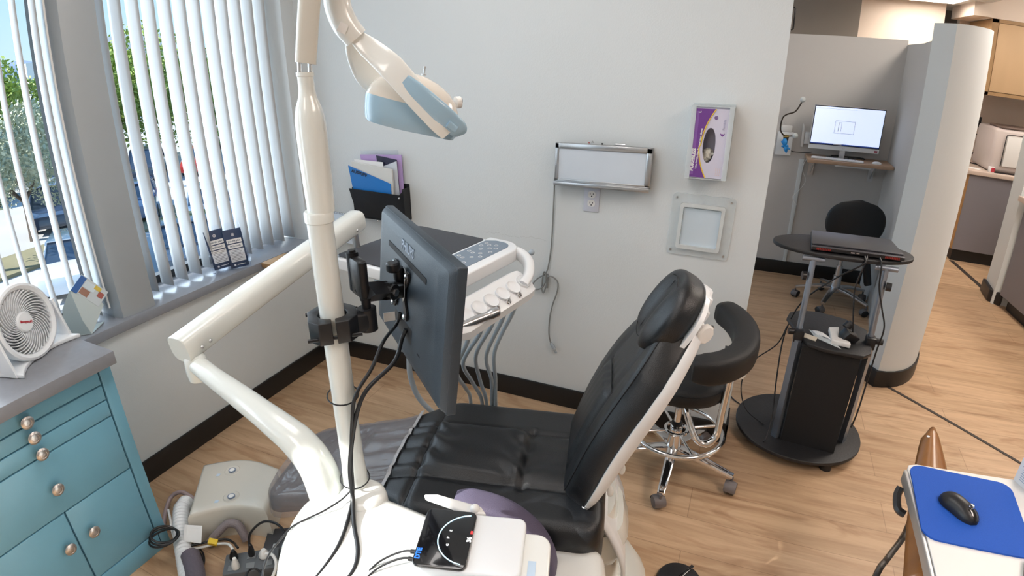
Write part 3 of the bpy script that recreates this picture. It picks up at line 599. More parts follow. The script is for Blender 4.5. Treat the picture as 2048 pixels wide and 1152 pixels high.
# glove dispenser with its box
t = thing('glove_dispenser', (2.03, -.04, 1.24), 'clear acrylic wall dispenser around a purple glove box', 'dispenser')
gx0, gx1, gz0, gz1 = 1.952, 2.108, 1.243, 1.517
b = B(); b.bb((gx0, -.004, gz0-.004), (gx1, -.001, gz1+.004)); b.bb((gx0, -.088, gz0), (gx0+.003, -.004, gz1)); b.bb((gx1-.003, -.088, gz0), (gx1, -.004, gz1)); b.bb((gx0, -.088, gz0), (gx1, -.004, gz0+.003)); b.bb((gx0, -.088, gz1-.003), (gx1, -.004, gz1)); b.bb((gx0, -.089, gz0), (gx0+.018, -.086, gz1)); b.bb((gx1-.018, -.089, gz0), (gx1, -.086, gz1)); b.build('shell', 'frost', t)
t = thing('glove_box', (2.03, -.045, 1.247), 'purple and white box of latex gloves with an oval opening, in the wall dispenser', 'glove box')
bx0, bx1, bz0, bz1, by = 1.962, 2.098, 1.248, 1.508, -.083
b = B(); fr_, N = [], 40
# front face with an oval hole
oc, oa, ob = (2.030, 1.372), .023, .066
ring_o = []; ring_i = []
for k in range(N):
    an = 2*PI*k/N; ca, sa = math.cos(an), math.sin(an); s_ = min(((bx1-bx0)/2)/max(abs(ca), 1e-6), ((bz1-bz0)/2)/max(abs(sa), 1e-6))
    ring_o.append(((bx0+bx1)/2+ca*s_, by, (bz0+bz1)/2+sa*s_)); ring_i.append((oc[0]+ca*oa, by, oc[1]+sa*ob))
b.rings([[(p[0], -.006, p[2]) for p in ring_o], ring_o, ring_i, [(p[0], by+.004, p[2]) for p in ring_i]], cap=False); b.quad([(bx0, -.006, bz0), (bx1, -.006, bz0), (bx1, -.006, bz1), (bx0, -.006, bz1)])
b.build('carton', mat('white_lilac_card', (.62, .60, .72), .45), t, sharp=20)
def hx(z):
    d = (z-oc[1])/.15; return oc[0]-.031+.052*min(1, d*d) - (.006 if z < oc[1] else 0)
P_ = [(bx0+.001, bz0+.001)]+[(min(hx(z_), bx1), z_) for z_ in [bz0+.001+(bz1-bz0-.002)*i/16 for i in range(17)]]+[(bx0+.001, bz1-.001)]
b = B(); 
for i in range(16):
    z_, zz = P_[i+1][1], P_[i+2][1]; b.prism([(bx0+.001, by-.0006, z_), (P_[i+1][0], by-.0006, z_), (P_[i+2][0], by-.0006, zz), (bx0+.001, by-.0006, zz)], (0, -.0004, 0))
b.build('purple_panel', 'purplebox', t)
b = B(); b.tube([(p[0]+.001, by-.001, p[1]) for p in P_[1:-1]], .0022, n=6, res=2); b.build('yellow_stripe', 'yellow', t)
b = B(); b.box((bx0+.012, by-.0012, (bz0+bz1)/2), (.016, .0003, bz1-bz0-.02)); b.build('lilac_band', mat('mid_purple', (.24, .10, .38), .5), t)
vx = (0.04, 0, 1); vy = (-1, 0, .04)
b = B(); b.text('PUREBLISS', frame4((bx0+.014, by-.0018, 1.315), vx, vy), .019, bold=.0009); b.text('L', frame4((bx0+.022, by-.0018, 1.495), vx, vy), .013, bold=.0006); b.build('lettering', 'paper', t)
b = B(); b.text('Latex Powder-Free Textured Exam Gloves', frame4((bx0+.0315, by-.0018, 1.358), (.055, 0, 1), (-1, 0, .055)), .0088, bold=.0003); b.build('lettering', 'paper', t)
b = B(); b.text('PureLife', frame4((2.077, by-.0012, 1.452), vx, vy), .012); b.build('lettering', mat('faint_print', (.40, .38, .52), .5), t)
b = B()
for k in (-1, 0, 1): b.ball((2.074+.0045*k, by-.001, 1.413+.002*abs(k)), .0055, sc=(.42, .1, 1), n=10, rot=Matrix.Rotation(.6*k, 3, 'Y'))
b.torus((2.045, by-.001, 1.476), .0055, .0012, ax=(0, 1, 0), n=16, m=5); b.box((2.045, by-.001, 1.476), (.004, .001, .005)); b.build('emblem_print', 'purplebox', t)
b = B()
for k in range(3):
    for j in range(5): b.box((2.066+.007*k, by-.0012, 1.262+.006*j), (.0012, .0003, .003))
b.build('small_print', mat('orange_print', (.75, .45, .30), .6), t)
def glove(cx, cz, r, sd, lab):
    rnd = random.Random(sd); b = B()
    def fn(u, v):
        a, q = u*2*PI, v*PI; n_ = 1+.42*noise.noise(Vector((math.cos(a)*2+sd, math.sin(a)*2, q*1.6)))+.16*noise.noise(Vector((a*3, q*4, sd)))
        return (cx+r*n_*math.sin(q)*math.cos(a), -.052+r*.7*n_*math.sin(q)*math.sin(a), cz+r*n_*math.cos(q))
    b.grid(fn, 28, 16); return b.build('latex_glove', 'latex', label=lab, cat='glove')
glove(2.028, 1.336, .020, 3, 'crumpled cream glove in the opening of the glove box'); glove(2.018, 1.318, .017, 8, 'crumpled cream glove lowest in the opening of the glove box')
# clear wall plate with a recess
t = thing('wall_dispenser_frame', (2.03, -.01, .90), 'clear plastic wall frame with a square opening, below the glove box', 'wall frame')
qx, qz = 2.031, 1.031; M4 = frame4((qx, -.002, qz), (1, 0, 0), (0, 0, 1)) @ Matrix.Rotation(math.radians(-1.0), 4, 'Z')
def plate(w_, h_, r_, wi, hi, ri, y0, y1, nm, m, cx=0, cy=0):
    o_ = rrect(w_, h_, r_, 6, cx, cy); i_ = rrect(wi, hi, ri, 6, cx, cy); b = B(); P2 = lambda L, y: [M4 @ Vector((p[0], p[1], y)) for p in L]
    b.rings([P2(i_, y0), P2(o_, y0), P2(o_, y1), P2(i_, y1)], loop=True); return b.build(nm, m, t, sharp=30)
plate(.252, .262, .018, .17, .178, .012, 0, .006, 'backplate', 'frost'); plate(.178, .195, .012, .150, .165, .008, .006, .022, 'rim', frostmat('frosted_rim', (.80, .84, .84), .62, .2), 0, -.002)
B().prism([M4 @ Vector((p[0], p[1]-.006, .002)) for p in rrect(.148, .158, .004)], (0, -.006, 0)).build('insert', mat('pale_blue_insert', (.60, .70, .78), .15, coat=.6), t)
for sx_ in (-1, 1):
    for sy_ in (-1, 1): B().cyl(M4 @ Vector((sx_*.108, sy_*.113, .006)), M4 @ Vector((sx_*.108, sy_*.113, .010)), .0045, n=12).build('screw', 'steel', t)
b = B()
for i in range(26):
    x = 1.05+.012*i; b.box((x, -.0004, .888+.003*math.sin(i*1.7)+.004*math.sin(i*.4)), (.012, .0006, .0012), rot=Euler((0, math.sin(i)*.3, 0)))
b.build('scuff_mark', mat('faint_scuff', (.52, .54, .54), .8), label='faint scuff line across the wall right of the tray', cat='scuff mark')
# ------------------------------------------------------------------ the dental chair (local frame: X towards the head end, Y towards the back wall)
CO = Vector((1.846, -.934, 0)); CA = math.radians(13); CH = Matrix.Translation(CO) @ Matrix.Rotation(CA, 4, 'Z')
def ch(x, y, z): return CH @ Vector((x, y, z))
chair = thing('dental_chair', (1.6, -1.0, 0), 'reclining black leather dental chair with white shell', 'dental chair')
YC = -.062
def smooth(a, b_, x):
    t_ = min(1, max(0, (x-a)/(b_-a))); return t_*t_*(3-2*t_)
# seat: wide section and narrower sloping leg section; top surface carries the stitched panels
def seat_top(x, y):
    z = .52 - .30*max(0, -.50-x)*.95
    yy = y-YC
    z += .006*math.cos(yy*9)
    if x > -.52:
        cx_ = smooth(-.53, -.49, x)*(1-smooth(-.21, -.175, x)); cy_ = 1-smooth(.105, .135, abs(yy+.01))
        z += .026*cx_*cy_*(.55+.45*math.cos((yy+.01)*9)*math.cos((x+.35)*8))*(1+.12*math.sin(x*24+yy*9))
        wr = math.exp(-((x+.49)/.05)**2)+math.exp(-((x+.21)/.05)**2)
        z += .0055*cy_*wr*math.sin(yy*80+3*math.sin(x*25))
        z += .005*cy_*cx_*math.sin(yy*46+x*9)*.7*math.exp(-((x+.34)/.20)**4)*(.4+.6*math.sin(x*9)**2)
        if x > -.19: z += .003*cy_*math.sin(yy*60)+.004*cy_
    elif x > -.75:
        cy_ = 1-smooth(.10, .13, abs(yy+.01)); z += .010*cy_*abs(math.sin((yy+.01)*PI/.075))**.6
    for sx_, w_ in ((-.515, .006), (-.19, .005)):
        if abs(yy+.01) < .15 or sx_ < -.5: z -= .012*math.exp(-((x-sx_)/(w_*1.5))**2)
    if x > -.75: z -= .011*math.exp(-((abs(yy+.01)-.125)/.009)**2)
    return z
def halfw(x):
    if x > -.5: return .272
    return .272-.10*smooth(-.5, -.62, x)*1 if x > -.62 else .172+.0*x
def hw(x):
    w_ = .285 if x > -.45 else .285-.085*smooth(0, 1, (-.45-x)/.22)
    end0 = -1.045; r = .09
    if x < end0+r: w_ -= r-math.sqrt(max(0, r*r-(end0+r-x)**2))
    if x > .055-.07: w_ -= .07-math.sqrt(max(0, .07**2-(x-(.055-.07))**2))
    return w_
b = B(); R = []; NX = 110
for i in range(NX+1):
    x = -1.045+1.10*(i/NX); w_ = max(hw(x), .02); ring = []; M_ = 56
    th = .155 if x > -.5 else .155-.10*smooth(0, 1, (-.5-x)/.3)
    for k in range(M_+1):
        s_ = -1+2*k/M_; ed = max(0, (abs(s_)-.86)/.14); z = seat_top(x, YC+s_*w_)-.05*(1-math.sqrt(max(0, 1-ed*ed)))
        e2 = max(0, 1-(x+1.045)/.03, 1-(.055-x)/.03); z -= .035*(1-math.sqrt(max(0, 1-min(1, e2)**2)))
        ring.append(ch(x, YC+s_*w_, z))
    zb = seat_top(x, YC+.2)-th
    for k in range(13): s_ = 1-2*k/12; ring.append(ch(x, YC+s_*w_*.95, zb))
    R.append(ring)
b.rings(R); b.build('seat_cushion', 'blk', chair, sharp=180)
# stitch lines over the seat
def stitchline(pts, par, r=.0011, off=.0015):
    b = B(); b.tube([ch(x, y, seat_top(x, y)+off) for x, y in pts], r, n=5, res=3); b.build('seam', 'stitch', par)
seam_parent = chair
stitchline([(-.515, YC+.255-.02*i) for i in range(26)], chair); stitchline([(-.19, YC+.125-.025*i) for i in range(11)], chair)
stitchline([(-.75+.04*i, YC+.115) for i in range(20)], chair); stitchline([(-.75+.04*i, YC-.135) for i in range(20)], chair)
b = B(); b.tube([ch(x, YC-.262, seat_top(x, YC-.25)-.022) for x in [-.45+.04*i for i in range(12)]]+[ch(.03, YC-.235, .49), ch(.048, YC-.17, .49)], .0018, n=6); b.build('piping', 'blk', chair)
# foot cover: clear vinyl film over the leg end
b = B(); R = []
for i in range(41):
    x = -1.052+.444*(i/40); w_ = max(hw(max(x, -1.045))+.004, .02) if x > -1.045 else .06; ring = []
    for k in range(31):
        s_ = -1+2*k/30; ed = max(0, (abs(s_)-.86)/.14)
        z = seat_top(x, YC+s_*w_)+.005-.05*(1-math.sqrt(max(0, 1-ed*ed)))+.004*noise.noise(Vector((x*14, s_*3.2, 1)))+.0022*noise.noise(Vector((x*40, s_*9, 4)))
        ring.append(ch(x, YC+s_*w_*1.01, z))
    ring = [ch(x, YC-w_*1.015, seat_top(x, YC)-.075)]+ring+[ch(x, YC+w_*1.015, seat_top(x, YC)-.075)]; R.append(ring)
b.rings(R, closed=False, cap=False); b.build('foot_cover', 'plasticfilm', chair, sharp=180, label='clear vinyl cover over the foot end', norm=True)
b = B(); R = []
for i in range(2):
    x = -.612+.012*i; R.append([ch(x, YC+s_*hw(x), seat_top(x, YC+s_*hw(x))+.007) for s_ in [-.98+.098*k for k in range(21)]])
b.rings(R, closed=False, cap=False); b.build('cover_hem', mat('grey_vinyl_hem', (.30, .29, .29), .35), chair)
# backrest pad
bt = Vector((.405, 0, .914)).normalized(); bn_ = Vector((-.914, 0, .405))   # up the back / towards the sitter
b0 = Vector((-.005, YC-.018, .51))
def back_hw(v):   # v 0..1 along the pad
    pts = [(0, .16), (.05, .195), (.2, .208), (.45, .208), (.62, .20), (.75, .178), (.86, .138), (.95, .095), (1, .06)]
    for (a, c), (d, e_) in zip(pts, pts[1:]):
        if v <= d: return c+(e_-c)*smooth(0, 1, (v-a)/(d-a)) if 0 else c+(e_-c)*(v-a)/(d-a)
    return .06
BL = .60
def back_pt(v, s_, dep):
    w_ = back_hw(v); cur = .030*math.sin(v*PI)-.02*v
    p = b0+bt*(v*BL)+bn_*(dep+cur)+Vector((0, s_*w_, 0)); return ch(*p)
b = B(); R = []; NV = 60
for i in range(NV+1):
    v = i/NV; ring = []; ee = max(0, 1-v/.07, 1-(1-v)/.05); k0 = math.sqrt(max(0, 1-min(1, ee)**2))
    for k in range(33):
        s_ = -1+2*k/32; ed = max(0, (abs(s_)-.72)/.28); t_ = .018+.060*math.sqrt(max(0, 1-ed**2.2))*(.45+.55*k0)
        cen = 1-smooth(.38, .50, abs(s_)); t_ += .010*cen*(smooth(.08, .14, v)*(1-smooth(.52, .56, v)))
        t_ -= .009*math.exp(-((abs(s_)-.47)/.035)**2) if .04 < v < .93 else 0
        t_ -= .008*math.exp(-((v-.56)/.012)**2)*cen; t_ += .0022*cen*math.sin(s_*34+v*9)*math.exp(-((v-.5)/.12)**2)
        ring.append(back_pt(v, s_, t_))
    for k in range(9): ring.append(back_pt(v, 1-2*k/8, .0))
    R.append(ring)
b.rings(R); b.build('backrest_cushion', 'blk', chair, sharp=180)
def back_seam(f, name='seam'):
    b = B(); b.tube([back_pt(v, s_, d) for v, s_, d in f], .0012, n=5, res=3); b.build(name, 'stitch', chair)
back_seam([(.04+.9*i/16, -.86, .018+.060*math.sqrt(1-((.86-.72)/.28)**2.2)+.001) for i in range(17)]); back_seam([(.04+.9*i/16, -.47, .0725) for i in range(17)]); back_seam([(.04+.9*i/16, .47, .0725) for i in range(17)]); back_seam([(.56, -.45+.9*i/8, .0755) for i in range(9)])
# white back shell
b = B(); R = []
for i in range(25):
    v = -.01+1.0*i/24; vv = min(max(v, 0), 1); w_ = 1.03; dp = -.012-.075*math.sin(min(1, max(0, v))*PI)**.6*.62
    ring = []
    for k in range(17):
        s_ = -1+2*k/16; ring.append(back_pt(v if v > 0 else 0, s_*w_, dp*math.sqrt(max(0, 1-abs(s_)**2.4))+(-.004)))
    for k in range(9): ring.append(back_pt(v if v > 0 else 0, (1-2*k/8)*w_, .008))
    R.append(ring)
b.rings(R); b.build('back_shell', 'whitec', chair, sharp=60)
for v, s_ in ((.30, -.80), (.17, -.85)): B().ball(back_pt(v, s_, -.040), .010, sc=(1, .5, 2), n=12).build('shell_boss', 'whitem', chair)
# head rest bracket and cushion
b = B(); top = back_pt(.93, 0, -.01)
def hp(x, y, z): return ch(x, YC+y, z)
b.tube([hp(.19, -.0, .93), hp(.215, 0, 1.0), hp(.225, 0, 1.06)], [.036, .034, .030], n=16, sq=(1.0, .45, .6)); b.build('neck_bracket', 'whitec', chair)
hc = Vector((.196, 0, 1.042)); ht = Vector((.49, 0, .872)).normalized(); hn = Vector((-.872, 0, .49))
def head_pt(u, v, d): return hp(*(hc+ht*(v*.114)+hn*d+Vector((0, u*.130, 0))))
b = B(); R = []
for i in range(37):
    a = PI*i/36; r = math.sin(a)**.68 if 0 < i < 36 else .02; v = -math.cos(a); ring = []
    for k in range(44):
        t_ = 2*PI*k/44; c_, s_ = math.cos(t_), math.sin(t_); u = math.copysign(abs(c_)**.75, c_)*r; dd = math.copysign(abs(s_)**.8, s_)
        d = .045*dd*(r**.5)+.012
        if dd > 0: d += .014*abs(u)**1.5-.010*math.exp(-(u/.35)**2)*(1-v*v)+.010*math.exp(-((abs(u)-.45)/.2)**2)*(1-v*v); d -= .004*math.exp(-((abs(u)-.13)/.04)**2)*(1-v*v)
        ring.append(head_pt(u, v, d))
    R.append(ring)
b.rings(R); hr = b.build('headrest_cushion', 'blk', chair, sharp=180)
b = B(); b.tube([head_pt(math.cos(a)*.80, math.sin(a)*.82, .054) for a in [2*PI*i/40 for i in range(40)]], .0012, n=5, closed=True, res=2); b.tube([head_pt(-.75+.15*i, -.15+.0*i, .048+.008*abs(-.75+.15*i)) for i in range(11)], .0011, n=5, res=2); b.tube([head_pt(.13*(1 if i else 1), -.7+.14*i, .050) for i in range(11)], .0011, n=5, res=2); b.build('seam', 'stitch', hr)
b = B(); R = []
for v in [-1+.1*i for i in range(21)]:
    r = math.sqrt(max(.02, 1-abs(v)**2.6)); R.append([head_pt(u*r*1.01, v*.98, -.030-(.012 if 2 < j < 9 else 0)) for j, u in enumerate([-1+.2*q for q in range(11)])]+[head_pt(u*r*1.01, v*.98, -.018) for u in (1, .5, 0, -.5, -1)])
b.rings(R); b.build('headrest_shell', 'whitec', hr)
b = B(); b.box(hp(.248, -.03, 1.045), (.035, .05, .09), rot=Euler((0, .5, CA)), bev=.012); b.box(hp(.262, -.035, 1.10), (.03, .045, .05), rot=Euler((0, .5, CA)), bev=.012); b.build('tilt_joint', 'whitec', hr)
b = B(); ax_ = (CH.to_3x3() @ Vector((.55, -.80, -.1))); kc = hp(.262, -.080, 1.035)
b.lathe([(.009, -.045), (.009, -.005), (.024, -.003), (.028, .002), (.028, .010), (.023, .015), (0, .016)], kc, ax_, n=9); b.cyl(hp(.25, 0, 1.04), kc, .011); b.build('tension_knob', 'whitem', hr)
# arm rest on the near side (purple pad on white arm)
def ar(x, z, y=-.40): return ch(x+.018, y, z)
b = B(); b.tube([ar(-.345, .625), ar(-.30, .632), ar(-.22, .612), ar(-.15, .557), ar(-.110, .480), ar(-.102, .40), ar(-.118, .33)], [.9, 1, 1, 1, 1, 1, .9], n=20, sq=(.036, .022, .5), up=CH.to_3x3() @ Vector((-.4, 0, .9)), res=8); b.build('armrest_pad', 'purple', chair)
b = B(); b.tube([ar(-.30, .600, -.405), ar(-.22, .575, -.405), ar(-.13, .50, -.405), ar(-.10, .42, -.405), ar(-.11, .34, -.40), ar(-.17, .30, -.36)], .028, n=14, sq=(1, .8, .7)); b.tube([ar(-.11, .36, -.43), ar(-.2, .33, -.40), ar(-.3, .30, -.33)], .022, n=12); b.build('armrest_support', 'ivory', chair)
# base column and covers under the chair
def secs(lst, nm, m, n=36, pw=.55):
    b = B(); R = []
    for x, y, z, rx, ry, tilt in lst:
        ring = []
        for k in range(n):
            a = 2*PI*k/n; ca, sa = math.cos(a), math.sin(a); X = math.copysign(abs(ca)**pw, ca)*rx; Y = math.copysign(abs(sa)**pw, sa)*ry; ring.append(ch(x+X, y+Y, z+X*tilt))
        R.append(ring)
    b.rings(R); return b.build(nm, m, chair, sharp=50)
secs([(-.30, YC, .365, .42, .17, -.02), (-.26, YC, .31, .40, .17, -.02), (-.20, YC, .25, .33, .16, 0), (-.18, YC, .17, .28, .15, 0)], 'seat_underframe', 'ivory')
secs([(-.10, YC, .42, .19, .16, 0), (-.09, YC, .30, .20, .17, 0), (-.08, YC, .16, .20, .165, 0), (-.08, YC, .06, .21, .17, 0)], 'lift_cover', 'ivory', pw=.7)
secs([(-.20, YC, .09, .34, .22, 0), (-.20, YC, .05, .40, .26, 0), (-.20, YC, .0, .43, .28, 0)], 'base_plate', 'ivory', pw=.7)
b = B()
def hinge(u, v):  # curved rear skirt that folds down behind the seat
    a = u*1.9-.45; return ch(.035+.095*math.sin(a+.2)*1.0, YC+(v-.5)*.33, .50-.30*u)
b.grid(hinge, 16, 8); b.build('rear_skirt', 'whitec', chair, solid=.012, norm=False)
secs([(-.88, YC, .30, .06, .10, 0), (-.88, YC, .33, .10, .13, -.1)], 'leg_bracket', 'ivory')

# ------------------------------------------------------------------ side unit: rounded body that carries the post, the arms and the tray
unit = thing('dental_unit', (1.55, -1.75, 0), 'glossy white dental unit beside the chair with post, long arms and instrument tray', 'dental unit')
UB = Matrix.Translation((1.625, -1.672, 0)) @ Matrix.Rotation(math.radians(-4), 4, 'Z')
UC = Vector((1.60, -1.70, 0)); UO = [Vector((x, y, 0)) for x, y in ((1.298, -1.570), (1.335, -1.522), (1.40, -1.500), (1.60, -1.505), (1.80, -1.53), (1.90, -1.57), (1.945, -1.66), (1.94, -1.80), (1.86, -1.90), (1.70, -1.935), (1.55, -1.92), (1.44, -1.86), (1.36, -1.77), (1.312, -1.68), (1.292, -1.61))]
def ub_ring(k, z):
    out_ = []; m = len(UO)
    for i in range(m):
        p = [UO[(i+j-1) % m] for j in range(4)]
        for q in range(6):
            t_ = q/6; v = .5*((2*p[1])+(p[2]-p[0])*t_+(2*p[0]-5*p[1]+4*p[2]-p[3])*t_*t_+(3*p[1]-p[0]-3*p[2]+p[3])*t_**3)
            v = UC+(v-UC)*k; out_.append((v.x, v.y, z))
    return out_
b = B(); prof = [(.01, .06), (.97, .08), (1, .15), (1, .48), (.998, .56), (.99, .61), (.97, .65), (.935, .68), (.88, .698), (.80, .708), (.6, .714), (.3, .716), (.01, .716)]
b.rings([ub_ring(k, z) for k, z in prof]); b.build('body', 'white', unit, sharp=180)
b = B(); b.rings([ub_ring(.88, .06), ub_ring(.92, 0)]); b.build('plinth', 'greylam', unit)
PX, PY = 1.414, -1.528
b = B(); b.lathe([(.062, .655), (.060, .70), (.055, .715), (.046, .722), (.035, .725)], (PX+.03, PY-.02, 0), n=40); b.build('post_boss', 'white', unit)
b = B(); b.lathe([(.031, .70), (.029, .76), (.0265, .80), (.0255, 1.0), (.0255, 1.383)], (PX, PY, 0), n=40); post = b.build('post', 'ivory', unit)
b = B(); b.lathe([(.0265, 1.380), (.0285, 1.382), (.0285, 1.400), (.0265, 1.403)], (PX, PY, 0), n=40); b.build('collar', 'ivory', post)
b = B(); b.lathe([(.0262, 1.402), (.0275, 1.45), (.0285, 1.52), (.0280, 1.575), (.0235, 1.598), (.017, 1.615), (.0145, 1.63), (.0145, 1.652), (.016, 1.653), (.016, 1.660), (0, 1.660)], (PX+.004, PY+.004, 0), n=40); b.build('upper_post', 'ivory', unit)
# curved arm from body to elbow
b = B(); b.tube([(1.352, -1.560, .62), (1.345, -1.558, .69), (1.318, -1.552, .765), (1.270, -1.547, .812), (1.215, -1.545, .840), (1.150, -1.542, .866), (1.07, -1.536, .892), (.98, -1.525, .912), (.895, -1.508, .925)], [.046, .045, .043, .041, .037, .033, .030, .027, .025], n=28, res=8); b.build('curved_arm', 'ivory', unit)
b = B(); b.lathe([(.027, -.045), (.030, -.02), (.028, .022), (.022, .030)], (.888, -1.506, .922), n=28); b.build('elbow_cap', 'ivory', unit)
b = B(); b.cyl((.888, -1.506, .94), (.888, -1.506, .985), .016); b.build('elbow_pin', 'chrome', unit)
# long straight arm
p0, p1 = Vector((.874, -1.535, .975)), Vector((.853, -.71, 1.115)); d = (p1-p0).normalized()
b = B(); b.tube([p0, p0+d*.002, p1-d*.012, p1], [.96, 1, 1, .90], n=32, smooth=False, sq=(.036, .040, .62), up=(0, 0, 1)); la = b.build('long_arm', 'ivory', unit, sharp=40)
b = B(); sd = d.cross(Vector((0, 0, 1))).normalized(); 
for k in (.045, .075): B().ball(p0+d*k+sd*.0352-Vector((0, 0, .012)), .0055, n=10).build('screw', 'steel', la)
B().ball(p1-d*.06+sd*.0352-Vector((0, 0, .014)), .0055, n=10).build('screw', 'steel', la)
b = B(); b.cyl((.872, -.760, 1.075), (.875, -.757, .99), .011); b.cyl((.850, -.748, 1.07), (.855, -.745, .985), .006); b.build('tray_pivot', 'steel', unit)
# tray head
ZT = 1.02
tA, tB, tC, tD = Vector((.857, -.844, ZT)), Vector((.934, -.422, ZT)), Vector((1.259, -.481, ZT)), Vector((1.216, -.940, ZT))
tx = Vector((.985, -.172, 0)); ty = Vector((.172, .985, 0)); TO = (tA+tB+tC+tD)/4; TO.z = ZT
T4 = Matrix.Translation(TO) @ Matrix.Rotation(math.atan2(tx.y, tx.x), 4, 'Z')
def tl(x, y, z=0): return T4 @ Vector((x, y, z))
tray = unit
b = B(); b.prism([tl(*p, -.045) for p in rrect(.66, .50, .045, 6, .135, 0)][0:0] or [tl(x, y, -.045) for x, y in rrect(.37, .475, .02, 4, 0, 0)], (0, 0, .042), bev=.006); b.build('tray_body', 'whitec', unit)
b = B(); b.prism([tl(x, y, -.001) for x, y in rrect(.345, .445, .022, 5, -.002, 0)], (0, 0, .004), bev=.001); b.build('tray_mat', 'darkmat', unit)
b = B(); P2 = []
kx0, kx1 = .176, .345
shape = [(kx0, -.245), (kx0, .245), (.25, .245)]+[(.25+.095*math.sin(t_), .15+.095*math.cos(t_)) for t_ in [PI/2*i/6 for i in range(1, 7)]]+[(kx1, -.20), (.33, -.245)]
b.prism([tl(x, y, -.040) for x, y in shape], (0, 0, .046), bev=.005); b.build('console', 'whitec', unit)
b = B(); ks = [(.190, -.225), (.190, .195)]+[(.190+.035+.0*0, .215)]+[(.255+.05*math.sin(t_), .165+.05*math.cos(t_)) for t_ in [PI/2*i/5 for i in range(6)]]+[(.305, -.225)]
b.prism([tl(x, y, .0062) for x, y in ks], (0, 0, .0015)); kp = b.build('keypad', 'keypad', unit)
for (x, y) in [(.212, .17), (.212, .135), (.235, .155), (.26, .165), (.278, .135), (.258, .125), (.235, .10), (.212, .06), (.235, .05), (.262, .06), (.285, .09), (.212, .0), (.235, -.01), (.26, .01), (.283, .03), (.212, -.06), (.24, -.07), (.27, -.05), (.25, -.12)]:
    B().torus(tl(x, y, .008), .0068, .0009, n=14, m=5).build('key', 'paper', kp)
# front frame that drops to the instrument holders
def fp(x, y, z): return tl(x, y, z)
b = B(); b.tube([fp(.29, .205, -.018), fp(.345, .200, -.022), fp(.395, .175, -.040), fp(.425, .125, -.068), fp(.435, .07, -.085)], [1]*5, n=16, sq=(.018, .022, .55), up=(0, 0, 1)); b.build('holder_frame', 'whitec', unit)
b = B(); b.tube([fp(.29, -.225, -.02), fp(.34, -.262, -.03), fp(.40, -.285, -.065), fp(.42, -.27, -.085)], [1]*4, n=16, sq=(.018, .020, .55), up=(0, 0, 1)); b.build('holder_frame', 'whitec', unit)
R = []; b = B()
for y, k in ((-.325, .55), (-.31, .85), (-.28, 1), (.08, 1), (.115, .92), (.135, .60)):
    c = Vector((.418, -.088)); R.append([fp(c.x+(x-c.x)*k-(1-k)*.02, y, c.y+(z-c.y)*k) for x, z in ((.372, -.052), (.384, -.048), (.462, -.098), (.468, -.106), (.462, -.134), (.452, -.138), (.385, -.098), (.374, -.090))])
b.rings(R); hb = b.build('holder_bar', 'whitec', unit, sharp=25)
nf = T4.to_3x3() @ Vector((.53, 0, .848))
cups = []
for k in range(6):
    y = .085-.067*k; c = fp(.428, y, -.0765); b = B(); b.lathe([(.0270, .0), (.0275, .0075), (.0262, .0088), (.0245, .0075), (.0180, .0035), (.008, .0012), (0, .001)], c, nf, n=32); b.build('holder_cup', 'whitec', hb)
    if 0 < k < 4: B().lathe([(.0095, -.012), (.0105, .010), (.0085, .012), (.0080, .002), (0, .001)], fp(.452, y-.006, -.094), T4.to_3x3() @ Vector((.80, -.1, .35)), n=18).build('tube_end', 'chrome', hb)
y = .085-.067*4; ax_ = (T4.to_3x3() @ Vector((.35, .93, .08))).normalized(); o = fp(.455, y-.055, -.088); b = B(); b.lathe([(.012, -.05), (.0135, -.02), (.0140, .0), (.0125, .045), (.014, .050), (.017, .060), (.016, .084), (.009, .090), (.009, .08), (0, .08)], o, ax_, n=24); b.build('instrument_nozzle', 'steel', hb)
b = B(); b.ball(fp(.385, .215, -.01), .011); b.build('frame_knob', 'hose', unit)
paths = [[(1.432, -.751, .702), (1.428, -.742, .57), (1.426, -.74, .48), (1.42, -.72, .36)], [(1.416, -.79, .698), (1.419, -.758, .577), (1.411, -.74, .476), (1.40, -.72, .36)], [(1.394, -.829, .714), (1.38, -.775, .577), (1.386, -.74, .474), (1.38, -.72, .36)],
         [(1.363, -.868, .697), (1.357, -.791, .57), (1.367, -.74, .469), (1.36, -.72, .36)], [(1.356, -.907, .687), (1.334, -.807, .552), (1.318, -.74, .467), (1.31, -.72, .36)]]
for k, pth in enumerate(paths):
    y = .085-.067*(k+1) if k < 4 else .085-.067*5; a = fp(.440, y, -.112)
    b = B(); b.tube([a, a+Vector((-.008, .0, -.05))]+[Vector(p) for p in pth], .0072, n=10, res=8); b.build('instrument_tube', 'hose', unit)
b = B(); b.tube([fp(.02, -.22, -.05), Vector((1.19, -.97, .82)), Vector((1.195, -.945, .753)), Vector((1.175, -.92, .641)), Vector((1.167, -.88, .531)), Vector((1.187, -.85, .458)), Vector((1.24, -.80, .36))], .010, n=10); b.build('supply_tube', 'hose', unit)
# bracket from unit to chair base, added to block sun from the floor
b = B(); b.prism([ch(-.22, -.30, .14), ch(.06, -.30, .14), ch(.09, -.62, .14), ch(-.25, -.62, .14)], (0, 0, .30), bev=.04); b.build('unit_bracket', 'white', unit)

